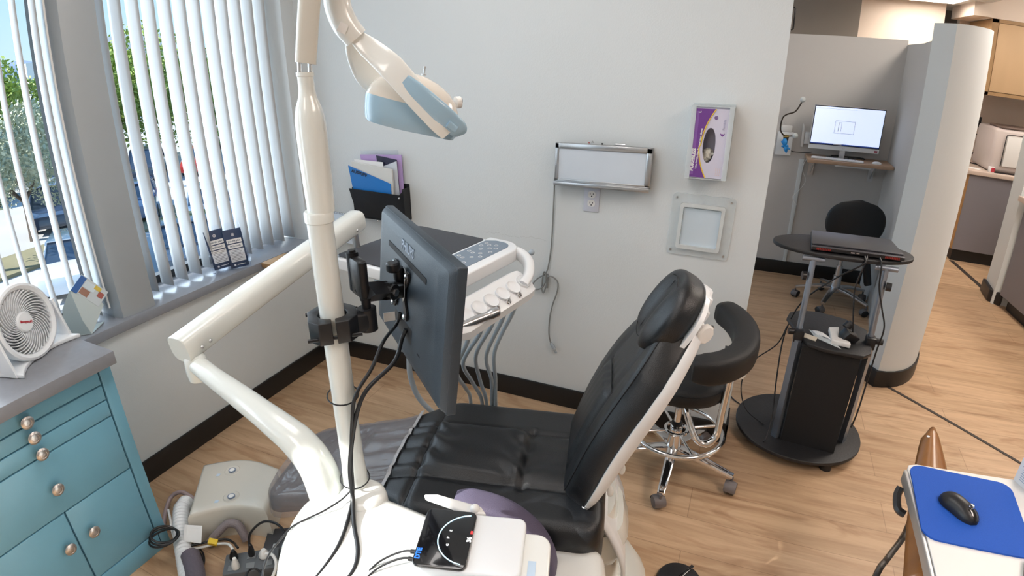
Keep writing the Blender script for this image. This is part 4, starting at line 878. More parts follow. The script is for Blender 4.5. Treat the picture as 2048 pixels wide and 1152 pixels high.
# ------------------------------------------------------------------ operating lamp on its spring arm
lamp = thing('operating_lamp', (1.418, -1.524, 1.66), 'white dental operating light with pale blue handles, hanging from the spring arm', 'operating light')
b = B()
for s_ in (-1, 1): b.cyl((1.418+.007*s_, -1.524+.006*s_, 1.655), (1.420+.007*s_, -1.522+.006*s_, 1.70), .0042, n=12)
b.build('pivot_pin', 'chrome', lamp)
p0, p1 = Vector((1.420, -1.522, 1.675)), Vector((1.470, -1.47, 2.12)); b = B(); b.tube([p0, p1], [1, 1.15], n=24, smooth=False, sq=(.0185, .022, .45), up=(.7, -.7, 0)); b.build('spring_arm', 'beigep', lamp, sharp=40)
b = B(); b.tube([p1, (1.475, -1.46, 2.20), (1.460, -1.44, 2.20), (1.443, -1.436, 2.10), (1.437, -1.440, 1.84)], .022, n=16); b.build('drop_tube', 'ivory', lamp)
nn_ = Vector((.678, -.735, 0)); rr_ = Vector((.735, .678, 0))     # rr_ runs to the right as seen from the room
LO = Vector((1.449, -1.429, 0))-rr_*.016
def lp(r, z, n_=0): return LO+rr_*r+nn_*n_+Vector((0, 0, z))
b = B(); b.tube([lp(0, 1.87), lp(0, 1.80), lp(.001, 1.772), lp(.012, 1.742), lp(.030, 1.718)], [.0245, .0245, .0250, .0255, .0235], n=28, res=8); b.build('elbow', 'white', lamp)
b = B(); b.box(lp(.004, 1.735, .026), (.016, .001, .018), rot=Euler((0, .5, math.atan2(rr_.y, rr_.x))), bev=.0003); b.build('sticker', 'paper', lamp)
# yoke: two flat arms from the elbow to the head sides
for s_, nm in ((1, 'yoke_arm'), (-1, 'yoke_arm')):
    n0 = .012*s_; n1 = .062*s_
    b = B(); pts = [lp(.026, 1.722, n0*.5), lp(.050, 1.700, n0*1.6), lp(.085, 1.665, n1*.8), lp(.125, 1.615, n1*1.05), lp(.165, 1.565, n1*1.1), lp(.185, 1.540, n1*1.05)] if s_ > 0 else [lp(.022, 1.718, n0*.5), lp(.030, 1.690, n0*2.2), lp(.052, 1.648, n1), lp(.10, 1.60, n1*1.1), lp(.15, 1.56, n1*1.1)]
    b.tube(pts, [.6, .95, 1.15, 1.1, .95, .7][:len(pts)], n=20, sq=(.007, .022, .6), up=(rr_*.75+Vector((0, 0, .65))), res=8); b.build(nm, 'white', lamp, sharp=50)
# head: rounded shell, blue lower band, lens below
HC = lp(.128, 1.598); hx_ = (rr_*.97+Vector((0, 0, -.16))).normalized(); hz_ = (Vector((0, 0, .97))+rr_*.16).normalized(); hy_ = nn_
def hd(x, y, z): return HC+hx_*x+hy_*y+hz_*z
def head_shell(z0, z1, nm, m, top=True):
    b = B(); R = []; N_ = 48
    prof = [(0, .054), (.25, .052), (.5, .045), (.75, .031), (.90, .014), (.98, -.004)] if top else [(.98, -.004), (.99, -.010), (.985, -.032), (.965, -.050), (.91, -.056), (.87, -.052)]
    for k, z in prof: R.append([hd(math.copysign(abs(math.cos(a))**.8, math.cos(a))*max(k, .01)*.096+.004, math.copysign(abs(math.sin(a))**.8, math.sin(a))*max(k, .01)*.058, z-.010*math.cos(a)*k) for a in [2*PI*i/N_ for i in range(N_)]])
    b.rings(R, cap=top); return b.build(nm, m, lamp, sharp=60)
head_shell(0, 0, 'head_shell', mat('cream_lamp_shell', (.74, .69, .62), .16, coat=.5)); head_shell(0, 0, 'lower_band', 'lampblue', False)
b = B(); b.rings([[hd(math.cos(a)*.080, math.sin(a)*.046, z) for a in [2*PI*i/32 for i in range(32)]] for z in (-.036, -.041)]); b.build('lens', 'clear', lamp)
b = B(); b.tube([hd(-.028, .062, .040), hd(0, .068, .020), hd(.045, .070, -.010), hd(.085, .062, -.036), hd(.092, .055, -.046)], [.7, 1, 1.15, 1.1, .7], n=20, sq=(.009, .0175, .65), up=hz_, res=8); hn2 = b.build('handle', 'lampblue', lamp, sharp=50)
b = B(); b.tube([hd(.060, .079, -.028), hd(.078, .076, -.038)], [.9, .9], n=16, smooth=False, sq=(.004, .008, .7), up=hz_); b.build('switch', 'lampblue', hn2)
b = B(); b.lathe([(.005, 0), (.005, .003), (.0018, .004), (.0016, .016), (.0022, .018), (0, .0185)], hd(.020, -.0, .053), hz_, n=12); b.build('toggle_switch', 'chrome', lamp)
b = B(); b.cyl(hd(.094, -.010, .010), hd(.104, -.012, .012), .012); b.build('port', 'whitem', lamp)
b = B(); b.cyl(hd(.103, -.012, .012), hd(.106, -.0125, .012), .009); b.build('port_cap', 'bplas', lamp)

# ------------------------------------------------------------------ monitor, its bracket and cables
mR = Matrix(((.75310548, .07437353, -.65368242), (-.65787168, .09431719, -.7472086), (.00608153, .99276022, .11995903)))
mM = mR.to_4x4(); mM.translation = Vector((1.30157772, -1.15229249, 1.31578389))
MWd, MHt = .54, .32
t = thing('monitor', mM @ Vector((MWd/2, -MHt/2, 0)), 'charcoal monitor seen from behind, clamped to the white post', 'monitor'); t.rotation_euler = (0, 0, 0)
# local: x along width, y up (top edge y=0), +z faces away from viewer side; decide which side is the back
camv = mR.transposed() @ (Vector(camo.location)-mM.translation); bs = 1 if camv.z > 0 else -1
b = B(); R = []
def mp_(x, y, z): return mM @ Vector((x, y, z*bs))
for z, e_ in ((-.020, 0), (-.004, 0), (.0, .002)): R.append([mp_(x, y, z) for x, y in rrect(MWd-2*e_, MHt-2*e_, .004, 3, MWd/2, -MHt/2)])
b.rings(R); bod = b.build('bezel', 'mon', t)
b = B(); R = []
for z, e_, f_ in ((0, .003, .003), (.006, .006, .006), (.012, .012, .012), (.018, .05, .03)): R.append([mp_(x, y, z) for x, y in rrect(MWd-2*e_, MHt-2*f_, .01, 3, MWd/2, -MHt/2)])
b.rings(R); b.build('back_cover', 'mon', t, sharp=22)
b = B(); b.prism([mp_(x, y, -.0215) for x, y in rrect(MWd-.012, MHt-.03, .002, 2, MWd/2, -MHt/2+.006)], mM.to_3x3() @ Vector((0, 0, .001*bs))); b.build('screen', 'bgloss', t)
b = B(); b.prism([mp_(MWd/2-.15, -.062, .0195), mp_(MWd/2+.15, -.062, .0195), mp_(MWd/2+.15, -.075, .0195), mp_(MWd/2-.15, -.075, .0195)], mM.to_3x3() @ Vector((0, 0, -.001*bs))); b.build('vent_slot', 'stitch', t)
tx3 = mM.to_3x3() @ Vector((1, 0, 0)); ty3 = mM.to_3x3() @ Vector((0, 1, 0))
if bs < 0: tx3 = tx3
vd = Vector(camo.location)-mp_(MWd/2, -.05, 0); xx = tx3 if tx3.cross(ty3).dot(vd) > 0 else -tx3
b = B(); b.text('PHILIPS', frame4(mp_(MWd/2+.01, -.040, .0184), xx, ty3), .030, bold=.001); b.build('logo', mat('raised_letters', (.16, .20, .26), .3, metal=.3), t)
b = B(); b.box((0, 0, 0), (.018, .004, .003)); b.xf(frame4(mp_(MWd*.73, -.25, .017), xx, ty3)); b.build('lock_slot', 'stitch', t)
b = B(); b.prism([mp_(MWd/2+x, -.235+y, .0175) for x, y in ((-.07, .02), (.07, .02), (.07, -.015), (-.07, -.015))], mM.to_3x3() @ Vector((0, 0, .001*bs))); b.build('port_recess', 'bplas', t)
# bracket
t = thing('monitor_bracket', (PX, PY, 1.14), 'black steel monitor bracket with a split clamp around the post', 'monitor bracket')
vc = (MWd*.47, -.145)
b = B(); b.prism([mp_(vc[0]+x, vc[1]+y, .020) for x, y in ((-.058, .058), (-.042, .058), (-.018, .02), (.018, .02), (.042, .058), (.058, .058), (.058, .042), (.026, .0), (.058, -.042), (.058, -.058), (.042, -.058), (.018, -.02), (-.018, -.02), (-.042, -.058), (-.058, -.058), (-.058, -.042), (-.026, 0), (-.058, .042))], mM.to_3x3() @ Vector((0, 0, .004*bs))); b.build('mounting_plate', 'bmetal', t)
for sx_ in (-1, 1):
    for sy_ in (-1, 1): B().lathe([(.007, 0), (.007, .004), (.004, .006), (0, .006)], mp_(vc[0]+sx_*.05, vc[1]+sy_*.05, .025), mM.to_3x3() @ Vector((0, 0, bs)), n=14).build('screw', 'chrome', t)
zc = 1.155
b = B()
for s_ in (-1, 1):
    R = []
    for zz in (-.026, .026):
        ring = [(PX+rr_.x*(s_*.008)+nn_.x*.03*0, 0, 0)]
    o2 = []
    for k in range(13):
        a = -PI/2+PI*k/12; o2.append((s_*(.004+math.cos(a)*.0262), math.sin(a)*.0262))
    o1 = [(s_*.004, .048), (s_*.030, .048), (s_*.050, .025), (s_*.050, -.025), (s_*.030, -.048), (s_*.004, -.048)]
    pl_ = [Vector((PX, PY, zc-.024))+rr_*p[0]+nn_*p[1] for p in o1+o2[0:]]
    if s_ > 0: pl_ = pl_[::-1]
    b2 = B(); b2.prism(pl_, (0, 0, .05), bev=.002); b2.build('clamp_half', 'bplas', t)
b = B(); b.cyl(Vector((PX, PY, zc-.012))+nn_*.040-rr_*.055, Vector((PX, PY, zc-.012))+nn_*.040+rr_*.055, .0045); b.cyl(Vector((PX, PY, zc+.012))+nn_*-.040-rr_*.055, Vector((PX, PY, zc+.012))+nn_*-.040+rr_*.055, .0045); b.build('clamp_bolt', 'bmetal', t)
j1 = Vector((PX, PY, zc))+rr_*.072-nn_*.005; j2 = j1+rr_*-.008-nn_*.055
b = B(); b.tube([Vector((PX, PY, zc))+rr_*.045, j1], [1, .8], n=16, smooth=False, sq=(.024, .026, .4), up=(0, 0, 1)); b.cyl(j1-Vector((0, 0, .026)), j1+Vector((0, 0, .026)), .020); b.build('clamp_arm', 'bplas', t)
b = B(); b.cyl(j1+Vector((0, 0, .026)), j1+Vector((0, 0, .13)), .010); b.cyl(j1+Vector((0, 0, .045)), j1+Vector((0, 0, .050)), .012); b.build('riser_pin', 'bmetal', t)
q0 = j1+Vector((0, 0, .055)); q1 = j1-nn_*.045-rr_*.015+Vector((0, 0, .055)); 
b = B(); b.box((q0+q1)/2+Vector((0, 0, .035)), (.055, .022, .085), rz=math.atan2((q1-q0).y, (q1-q0).x), bev=.006); b.cyl(q1, q1+Vector((0, 0, .085)), .013); b.cyl(q1+Vector((0, 0, .085)), q1+Vector((0, 0, .090)), .008); b.build('link_arm', 'bmetal', t)
vw = mp_(vc[0], vc[1], .022); q2 = j1+Vector((0, 0, .062)); dv = vw-q2
b = B(); b.tube([q2, q2+dv*.55], [1, 1], n=4, smooth=False, sq=(.028, .022, 1), up=(0, 0, 1)); b.build('hinge_block', 'bmetal', t, sharp=30)
b = B(); b.tube([q2+dv*.45, vw], [1, .9], n=16, smooth=False, sq=(.024, .020, .5), up=(0, 0, 1)); b.cyl(q2+dv*.55-dv.cross(Vector((0, 0, 1))).normalized()*.026, q2+dv*.55+dv.cross(Vector((0, 0, 1))).normalized()*.026, .018); b.build('tilt_head', 'bplas', t)
b = B(); sd = dv.cross(Vector((0, 0, 1))).normalized(); b.cyl(q2+dv*.55+sd*.026, q2+dv*.55+sd*.031, .009, n=6); b.cyl(q2+dv*.55-sd*.026, q2+dv*.55-sd*.031, .009, n=6); b.build('tilt_bolt', 'steel', t)
b = B(); b.tube([vw+ty3*.012, vw+ty3*.035-dv*.10, vw+ty3*.055-dv*.12], .012, n=14); b.lathe([(.013, 0), (.016, .004), (.016, .018), (.012, .022)], vw+ty3*.045-dv*.25, (0, 0, 1), n=18); b.build('tension_knob', 'bplas', t)
b = B(); b.tube([vw+ty3*.055+nn_*.02, vw+ty3*.050+nn_*.035, vw+ty3*.025+nn_*.032, vw+ty3*.000+nn_*.036, vw-ty3*.012+nn_*.028], .7, n=10, sq=(.002, .013, .6), up=nn_); b.build('cable_hook', 'chrome', t)
def cable(name, pts, r, m, label, **k): return B().tube(pts, r, n=10, res=8, **k).build(name, m, label=label, cat='cable')
c1 = [mp_(MWd*.47, -.205, .022), mp_(MWd*.47, -.235, .030), Vector((1.489, -1.462, 1.098)), Vector((1.484, -1.506, 1.052)), Vector((1.463, -1.545, .999)), Vector((1.452, -1.555, .93)), Vector((1.443, -1.565, .83)), Vector((1.442, -1.574, .745)), Vector((1.46, -1.615, .722)), Vector((1.49, -1.69, .716)), Vector((1.50, -1.76, .712)), Vector((1.50, -1.86, .709))]
c1x = cable('monitor_cable', c1, .0042, 'bplas', 'black cable with a white tag from the monitor down the post')
B().box(Vector((1.476, -1.415, 1.135)), (.026, .002, .022), rz=.8, bev=.0005).build('tag', 'paper', c1x)
c2 = [mp_(MWd*.565, -.225, .022), mp_(MWd*.565, -.25, .030), Vector((1.512, -1.462, 1.05)), Vector((1.480, -1.523, 1.008)), Vector((1.462, -1.546, .955)), Vector((1.447, -1.562, .87)), Vector((1.440, -1.572, .80)), Vector((1.449, -1.585, .740)), Vector((1.487, -1.635, .720)), Vector((1.545, -1.70, .716)), Vector((1.562, -1.76, .713)), Vector((1.535, -1.84, .711))]
cable('monitor_cable', c2, .0050, 'bplas', 'thicker black cable curving from the monitor ports to the post')
cable('charging_cable', [(1.440, -1.578, .752), (1.425, -1.60, .735), (1.400, -1.635, .722), (1.372, -1.665, .712), (1.352, -1.690, .703), (1.350, -1.73, .697), (1.352, -1.765, .692), (1.368, -1.80, .69), (1.39, -1.83, .69)], .0022, 'bplas', 'thin grey cable running left over the white body')
for z, nm in ((.985, 'upper'), (.75, 'lower')):
    b = B(); b.torus((PX+.006, PY-.008, z), .034, .0018, ax=(.15, -.1, 1), n=30, m=6); b.build('cable_tie', 'bplas', label='black cable tie round the post, %s one' % nm, cat='cable tie')
# ------------------------------------------------------------------ scaler with touch screen on the unit body
sc4 = frame4((1.70, -1.618, .765), (.135-.02, .012, -.004), (-.03, .14, .004))
D4 = Matrix.Translation((1.742, -1.612, .757)) @ Matrix.Rotation(math.radians(16), 4, 'Z') @ Matrix.Rotation(math.radians(4), 4, 'X')
t = thing('ultrasonic_scaler', (1.715, -1.62, .715), 'white scaler unit with a black touch screen, on the white body', 'dental scaler')
b = B(); b.prism([D4 @ Vector((x, y, -.040)) for x, y in rrect(.21, .150, .018, 5, .03, 0)], D4.to_3x3() @ Vector((0, 0, .038)), bev=.006); b.build('housing', 'whitec', t)
b = B(); b.prism([D4 @ Vector((x, y, -.002)) for x, y in rrect(.110, .146, .014, 5, -.028, 0)], D4.to_3x3() @ Vector((0, 0, .007)), bev=.002); s = b.build('touch_screen', 'bgloss', t)
b = B(); b.tube([D4 @ Vector((.030+.068*math.cos(a)-.005, .062*math.sin(a), .0058)) for a in [PI/2+.15+(PI-.3)*i/20 for i in range(21)]], .0012, n=6, res=2); b.build('dial_arc', mat('lit_dial', (.6, .8, .9), .4, emit=(.55, .85, 1), es=1.2), s)
vxx = (D4.to_3x3() @ Vector((0, 1, 0))); vyy = (D4.to_3x3() @ Vector((-1, 0, 0)))
b = B(); b.text('DTE', frame4(D4 @ Vector((-.074, -.045, .0055)), vxx, vyy), .014, bold=.0006); b.build('logo', mat('lit_blue', (.02, .12, .5), .4, emit=(.03, .2, .9), es=1), s)
b = B(); b.text('G', frame4(D4 @ Vector((-.02, -.018, .0055)), vxx, vyy), .008); b.text('P', frame4(D4 @ Vector((-.022, 0, .0055)), vxx, vyy), .008); b.text('E', frame4(D4 @ Vector((-.020, .018, .0055)), vxx, vyy), .008); b.text('36', frame4(D4 @ Vector((.022, 0, .0055)), vxx, vyy), .013, bold=.0005); b.build('lettering', mat('lit_white', (.7, .7, .7), .4, emit=(1, 1, 1), es=.8), s)
b = B(); b.box((0, 0, 0), (.005, .008, .0006)); b.xf(D4 @ Matrix.Translation((.024, .018, .0055))); b.build('indicator', mat('lit_red', (.5, .02, .02), .4, emit=(1, .05, .05), es=.8), s)
b = B(); b.prism([D4 @ Vector((x, y, -.045)) for x, y in rrect(.16, .13, .03, 5, .11, -.02)], D4.to_3x3() @ Vector((0, 0, .034)), bev=.006); b.build('rear_housing', 'white', t)
b = B(); b.box((0, 0, 0), (.016, .05, .001)); b.xf(D4 @ Matrix.Translation((.155, -.05, -.0105))); b.build('label_plate', mat('pale_blue_label', (.5, .62, .75), .4), t)
b = B(); b.lathe([(.012, 0), (.012, .02), (.009, .03), (.009, .045)], D4 @ Vector((.175, -.075, -.02)), D4.to_3x3() @ Vector((.9, -.4, 0)), n=18); b.build('connector', 'steel', t)
b = B(); b.prism([D4 @ Vector((x, y, -.015)) for x, y in ((-.105, .118), (-.075, .122), (.03, .098), (.045, .078), (.00, .078), (-.10, .108))], D4.to_3x3() @ Vector((0, 0, .012)), bev=.004); b.build('side_bracket', 'whitem', t)
b = B(); b.ball(D4 @ Vector((.018, .088, -.002)), .011); b.build('bracket_knob', 'whitem', t)
for k, yy in enumerate((-.030, -.048)):
    a = D4 @ Vector((-.082, yy, -.012)); cb = cable('charging_cable', [a, a+Vector((-.03, -.008, -.003)), a+Vector((-.07, -.04, -.02)), a+Vector((-.085, -.085, -.035)), a+Vector((-.09, -.16, -.04))], .0022, 'bplas', 'short grey cable plugged into the left edge of the scaler, %s one' % ('upper' if k == 0 else 'lower'))
    d_ = D4.to_3x3() @ Vector((1, 0, 0)); B().cyl(a-d_*.014, a, .0045).build('plug', 'bplas', cb)
# ------------------------------------------------------------------ assistant stool with curved body rest
def caster(par, c, ang, m_w, m_f, r=.026, stem=.05):
    d = Vector((math.cos(ang), math.sin(ang), 0)); s_ = Vector((-d.y, d.x, 0)); c = Vector(c)
    h = B(); h.cyl(c+Vector((0, 0, r*.9)), c+Vector((0, 0, r+stem)), .006); 
    R = []
    for k in (-1, -.5, 0, .5, 1): R.append([c+d*(-.012)+s_*k*.024+Vector((0, 0, r))+d*(math.cos(a)*(r+.004)*(1-.12*k*k))+Vector((0, 0, math.sin(a)*(r+.004)*(1-.12*k*k))) for a in [-.3+PI*1.15*i/12 for i in range(13)]])
    h.rings(R, closed=False, cap=False); o = h.build('caster', m_f, par, norm=True)
    for k in (-1, 1): B().lathe([(0, -.009), (r*.8, -.009), (r, -.006), (r, .006), (r*.8, .009), (0, .007)], c+d*(-.012)+s_*k*.014+Vector((0, 0, r)), s_, n=20).build('wheel', m_w, o)
    return o
t = thing('operator_stool', (2.06, -.28, 0), 'black round stool on a chrome five-star base with a curved black arm rest', 'stool')
sc_ = Vector((2.062, -.282, 0)); ends = [(2.055, -.545), (2.285, -.325), (2.165, -.060), (1.905, -.075), (1.835, -.345)]
for i, e_ in enumerate(ends):
    e_ = Vector((e_[0], e_[1], 0)); d = (e_-sc_).normalized(); e_ = sc_+d*.262
    b = B(); b.tube([sc_+d*.018+Vector((0, 0, .120)), sc_+d*.10+Vector((0, 0, .110)), sc_+d*.262+Vector((0, 0, .078))], [1, .9, .65], n=14, sq=(.024, .013, .5), up=(0, 0, 1)); b.build('leg', 'chrome', t)
    caster(t, e_, math.atan2(d.y, d.x)+.6+i, 'rubber', mat('grey_caster_hood', (.17, .15, .15), .35), .027, .045)
b = B(); b.lathe([(.030, .10), (.034, .115), (.030, .15), (.026, .20), (.026, .235), (.020, .24), (.020, .245)], sc_, n=28); b.build('hub', 'chrome', t)
b = B(); b.lathe([(.0145, .24), (.0145, .40)], sc_, n=24); b.build('gas_lift', 'chrome', t); b = B(); b.lathe([(.021, .235), (.023, .24), (.023, .252), (.019, .255)], sc_, n=24); b.build('collar', 'bplas', t)
b = B(); b.torus(sc_+Vector((0, 0, .215)), .190, .0105, n=64, m=12); 
b.build('foot_ring', 'chrome', t)
b = B(); b.torus(sc_+Vector((0, 0, .215)), .045, .008, n=30, m=8)
for k in range(4):
    a = .5+PI/2*k; d = Vector((math.cos(a), math.sin(a), 0)); b.cyl(sc_+d*.045+Vector((0, 0, .215)), sc_+d*.185+Vector((0, 0, .215)), .0065)
b.build('foot_ring_spokes', 'chrome', t)
b = B(); b.lathe([(0, .40), (.08, .40), (.09, .415), (.05, .425), (0, .425)], sc_, n=24); b.build('seat_plate', 'bmetal', t)
b = B(); b.lathe([(0, .425), (.155, .425), (.172, .435), (.178, .455), (.178, .475), (.172, .492), (.150, .503), (.10, .508), (0, .509)], sc_, n=64); st_ = b.build('seat', 'blk2', t, sharp=180)
b = B(); b.torus(sc_+Vector((0, 0, .487)), .1755, .0022, n=64, m=6); b.build('piping', 'stitch', st_)
b = B(); b.tube([(2.085, -.33, .405), (2.10, -.37, .36), (2.135, -.40, .30), (2.165, -.405, .262), (2.20, -.395, .262), (2.225, -.375, .30), (2.228, -.365, .40), (2.232, -.362, .52), (2.235, -.36, .655)], .0140, n=18, res=8); b.build('rest_post', 'chrome', t)
b = B(); b.lathe([(.008, -.02), (.008, .0), (.019, .003), (.023, .009), (.021, .017), (.012, .022), (0, .022)], (2.262, -.392, .600), (.55, -.8, .1), n=9); b.build('clamp_knob', 'whitem', t)
arc = [(2.105, -.612), (2.15, -.603), (2.205, -.560), (2.25, -.485), (2.268, -.40), (2.268, -.31), (2.25, -.225), (2.22, -.155), (2.185, -.105), (2.165, -.085)]
b = B(); b.tube([(x, y, .705) for x, y in arc], [.80, 1, 1, 1, 1, 1, 1, 1, .97, .80], n=28, sq=(.047, .050, .55), up=(0, 0, 1), res=8); rs = b.build('body_rest', 'blk2', t, sharp=70)
b = B(); b.tube([(x+nx*.042, y+ny*.042, .742) for (x, y), (nx, ny) in zip(arc[1:-1], [(.35, -.94), (.6, -.8), (.87, -.5), (.99, -.12), (.98, .15), (.93, .36), (.85, .52), (.78, .62)])], .0014, n=5); b.build('seam', 'stitch', rs)
b = B(); b.prism([(2.2, -.40, .648), (2.262, -.40, .648), (2.262, -.30, .648), (2.2, -.30, .648)], (0, 0, .008)); b.build('rest_plate', 'steel', t)
b = B(); b.tube([(2.14, -.16, .66), (2.13, -.175, .655)], .01, smooth=False); b.build('bolt', 'steel', t)

# ------------------------------------------------------------------ rolling laptop stand
t = thing('rolling_workstation', (2.62, .15, 0), 'black rolling workstation with oval base, tower box and silver posts', 'workstation stand')
def oval(cx, cy, rx, ry, pw=.85, n=56, rot=0, skew=0):
    o_ = []
    for k in range(n):
        a = 2*PI*k/n; X = math.copysign(abs(math.cos(a))**pw, math.cos(a))*rx; Y = math.copysign(abs(math.sin(a))**pw, math.sin(a))*ry
        X2 = X*(1+skew*Y/ry); o_.append((cx+X2*math.cos(rot)-Y*math.sin(rot), cy+X2*math.sin(rot)+Y*math.cos(rot)))
    return o_
b = B(); b.prism([(x, y, .045) for x, y in oval(2.595, .175, .285, .275, .95, skew=.0)], (0, 0, .018), bev=.004); b.build('base', 'cgrey', t)
for x, y in ((2.43, .05), (2.72, -.03), (2.80, .32), (2.42, .34)): b = B(); b.cyl((x, y, .0), (x, y, .045), .026, .022, n=20); b.build('foot', 'bplas', t)
b = B(); b.prism([(2.515, .030, .063), (2.745, .005, .063), (2.775, .24, .063), (2.545, .265, .063)], (0, 0, .49)); b.build('tower', mat('black_speaker_cloth', (.006, .006, .007), .8, bump=.4, bscale=500), t, sharp=20)
b = B(); b.prism([(x, y, .553) for x, y in [(2.47, .34), (2.455, .27), (2.50, .10), (2.535, .025), (2.60, .0), (2.75, -.01), (2.785, .03), (2.80, .15), (2.80, .27), (2.72, .36), (2.60, .40), (2.52, .385)]], (0, 0, .018), bev=.004); b.build('shelf', 'cgrey', t)
def bar(nm, p0, p1, w_, d_, m, par): return B().tube([p0, p1], [1, 1], n=4, smooth=False, sq=(w_*.7071, d_*.7071, 1), up=(0, 1, 0)).build(nm, m, par, sharp=30)
bar('lower_post', (2.492, .05, .063), (2.497, .07, .56), .030, .030, 'bluesteel', t); bar('lower_post', (2.790, .12, .063), (2.795, .12, .56), .024, .030, 'bluesteel', t)
B().tube([(2.495, .085, .50), (2.500, .15, .90)], .0125, n=18, smooth=False).build('upper_post', 'bluesteel', t); B().tube([(2.793, .13, .50), (2.785, .15, .905)], .0125, n=18, smooth=False).build('upper_post', 'bluesteel', t)
for x, y in ((2.497, .085), (2.793, .13)):
    b = B(); b.box((x, y, .575), (.040, .045, .055), bev=.005); b.cyl((x-.045, y-.005, .590), (x-.02, y, .590), .014) if x < 2.6 else b.cyl((x+.02, y, .585), (x+.05, y-.004, .585), .014); b.build('post_clamp', 'bplas', t)
for x, k in ((2.500, -1), (2.787, 1)):
    b = B(); b.cyl((x-.045, .15, .905), (x+.045, .15, .905), .011); b.build('cross_tube', 'bluesteel', t); b = B(); b.cyl((x-.02, .128, .835), (x-.035, .125, .835), .018, n=12) if k < 0 else b.cyl((x+.01, .128, .835), (x+.03, .125, .835), .018, n=12); b.build('height_knob', 'bplas', t)
b = B(); b.prism([(x, y, .918) for x, y in oval(2.625, .285, .290, .155, .95)], (0, 0, .016), bev=.004); b.build('desktop', 'cgrey', t)
lp4 = Matrix.Translation((2.668, .225, .940)) @ Matrix.Rotation(math.radians(0), 4, 'Z')
t = thing('laptop', (2.668, .27, .935), 'closed dark grey laptop with red rear vents, on the rolling workstation', 'laptop')
b = B(); b.prism([lp4 @ Vector((x, y, 0)) for x, y in ((-.185, -.06), (.185, -.06), (.17, .18), (-.17, .18))], (0, 0, .016), bev=.003); b.build('base', 'laptop', t)
b = B(); b.prism([lp4 @ Vector((x, y, .0165)) for x, y in ((-.182, -.035), (.182, -.035), (.168, .178), (-.168, .178))], (0, 0, .007), bev=.002); b.build('lid', 'laptop', t)
b = B(); b.box(lp4 @ Vector((0, -.0605, .008)), (.36, .002, .013)); b.build('rear_strip', 'bplas', t)
for s_ in (-1, 1):
    b = B()
    for k in range(9): b.box(lp4 @ Vector((s_*.135-.026+.0065*k, -.062, .008)), (.0040, .002, .0095))
    b.build('vent', mat('red_vent_fins', (.30, .02, .015), .4), t)
b = B(); b.box(lp4 @ Vector((-.02, -.062, .008)), (.015, .001, .005)); b.box(lp4 @ Vector((.0, -.062, .008)), (.012, .001, .004)); b.build('port', 'steel', t)
for k, (x, pts) in enumerate(((.035, [(2.703, .155, .945), (2.700, .13, .93), (2.685, .12, .87), (2.68, .12, .80), (2.69, .10, .72), (2.70, .09, .66), (2.715, .12, .60)]), (.085, [(2.753, .155, .945), (2.760, .125, .92), (2.770, .12, .83), (2.80, .11, .74), (2.825, .10, .66), (2.82, .10, .55), (2.815, .09, .40), (2.80, .04, .28), (2.79, .03, .20)]), (.02, [(2.695, .155, .944), (2.69, .12, .92), (2.62, .17, .84), (2.545, .22, .74), (2.50, .25, .66), (2.47, .26, .56), (2.455, .24, .45), (2.455, .16, .30), (2.46, .06, .16), (2.45, -.0, .08), (2.44, -.02, .066)]))):
    B().tube(pts, .0035 if k else .003, n=8, res=7).build('laptop_cable', 'bplas', label=['thin black cable from the laptop to the power adapter', 'thick black cable falling from the laptop behind the right post', 'black cable running from the laptop diagonally down the left side'][k], cat='cable')
b = B(); b.box((2.700, .105, .598), (.075, .045, .045), rot=Euler((.3, .5, .6)), bev=.006); ad = b.build('power_adapter', 'bplas', label='black power adapter on the workstation shelf', cat='power adapter')
b = B(); b.lathe([(.019, -.012), (.019, .012), (.012, .016), (.012, .022)], (2.695, .155, .625), (.5, .3, .6), n=18); b.build('adapter_plug', 'bplas', ad)
b = B(); b.prism([(2.625, .18, .573), (2.625, .05, .573), (2.70, .035, .573), (2.70, .06, .573), (2.655, .09, .573), (2.67, .20, .573)], (0, 0, .022), bev=.004); b.build('phone_cradle', 'whitem', label='small white plastic tray under the black adapter', cat='plastic tray')
b = B()
def pk(u, v): return Vector((2.545+.10*u+.02*v, .165-.075*v-.075*u, .5735+.010*math.sin(u*PI)*math.sin(v*PI)*(1+.4*math.sin(u*15+v*7))))
b.grid(pk, 16, 12); b.build('plastic_pouch', 'frost', label='clear plastic pouch on the workstation shelf', cat='pouch', solid=.0006)
b = B(); b.grid(lambda u, v: Vector((2.555+.07*u+.02*v, .150-.045*v-.05*u, .577+.010*math.sin(u*PI))), 10, 6); b.build('gauze_pad', 'paper', label='folded white gauze inside the clear pouch', cat='gauze', solid=.004)
b = B(); b.prism([(2.515, .12, .572), (2.51, .08, .572), (2.565, .055, .572), (2.575, .09, .572)], (0, 0, .004)); b.build('paper_packet', mat('cream_packet', (.66, .60, .50), .7), label='cream paper packet half under the clear pouch', cat='packet')
cable('floor_cable', [(2.42, .02, .004), (2.38, .10, .004), (2.36, .2, .004), (2.40, .30, .004), (2.33, .36, .004), (2.28, .42, .004), (2.20, .60, .004)], .003, 'bplas', 'black cable on the floor between the stool and the workstation')
cable('floor_cable', [(2.44, .12, .066), (2.35, .17, .10), (2.31, .22, .2), (2.34, .28, .30), (2.44, .32, .40), (2.47, .33, .50)], .003, 'bplas', 'black cable looping from the left side of the workstation')

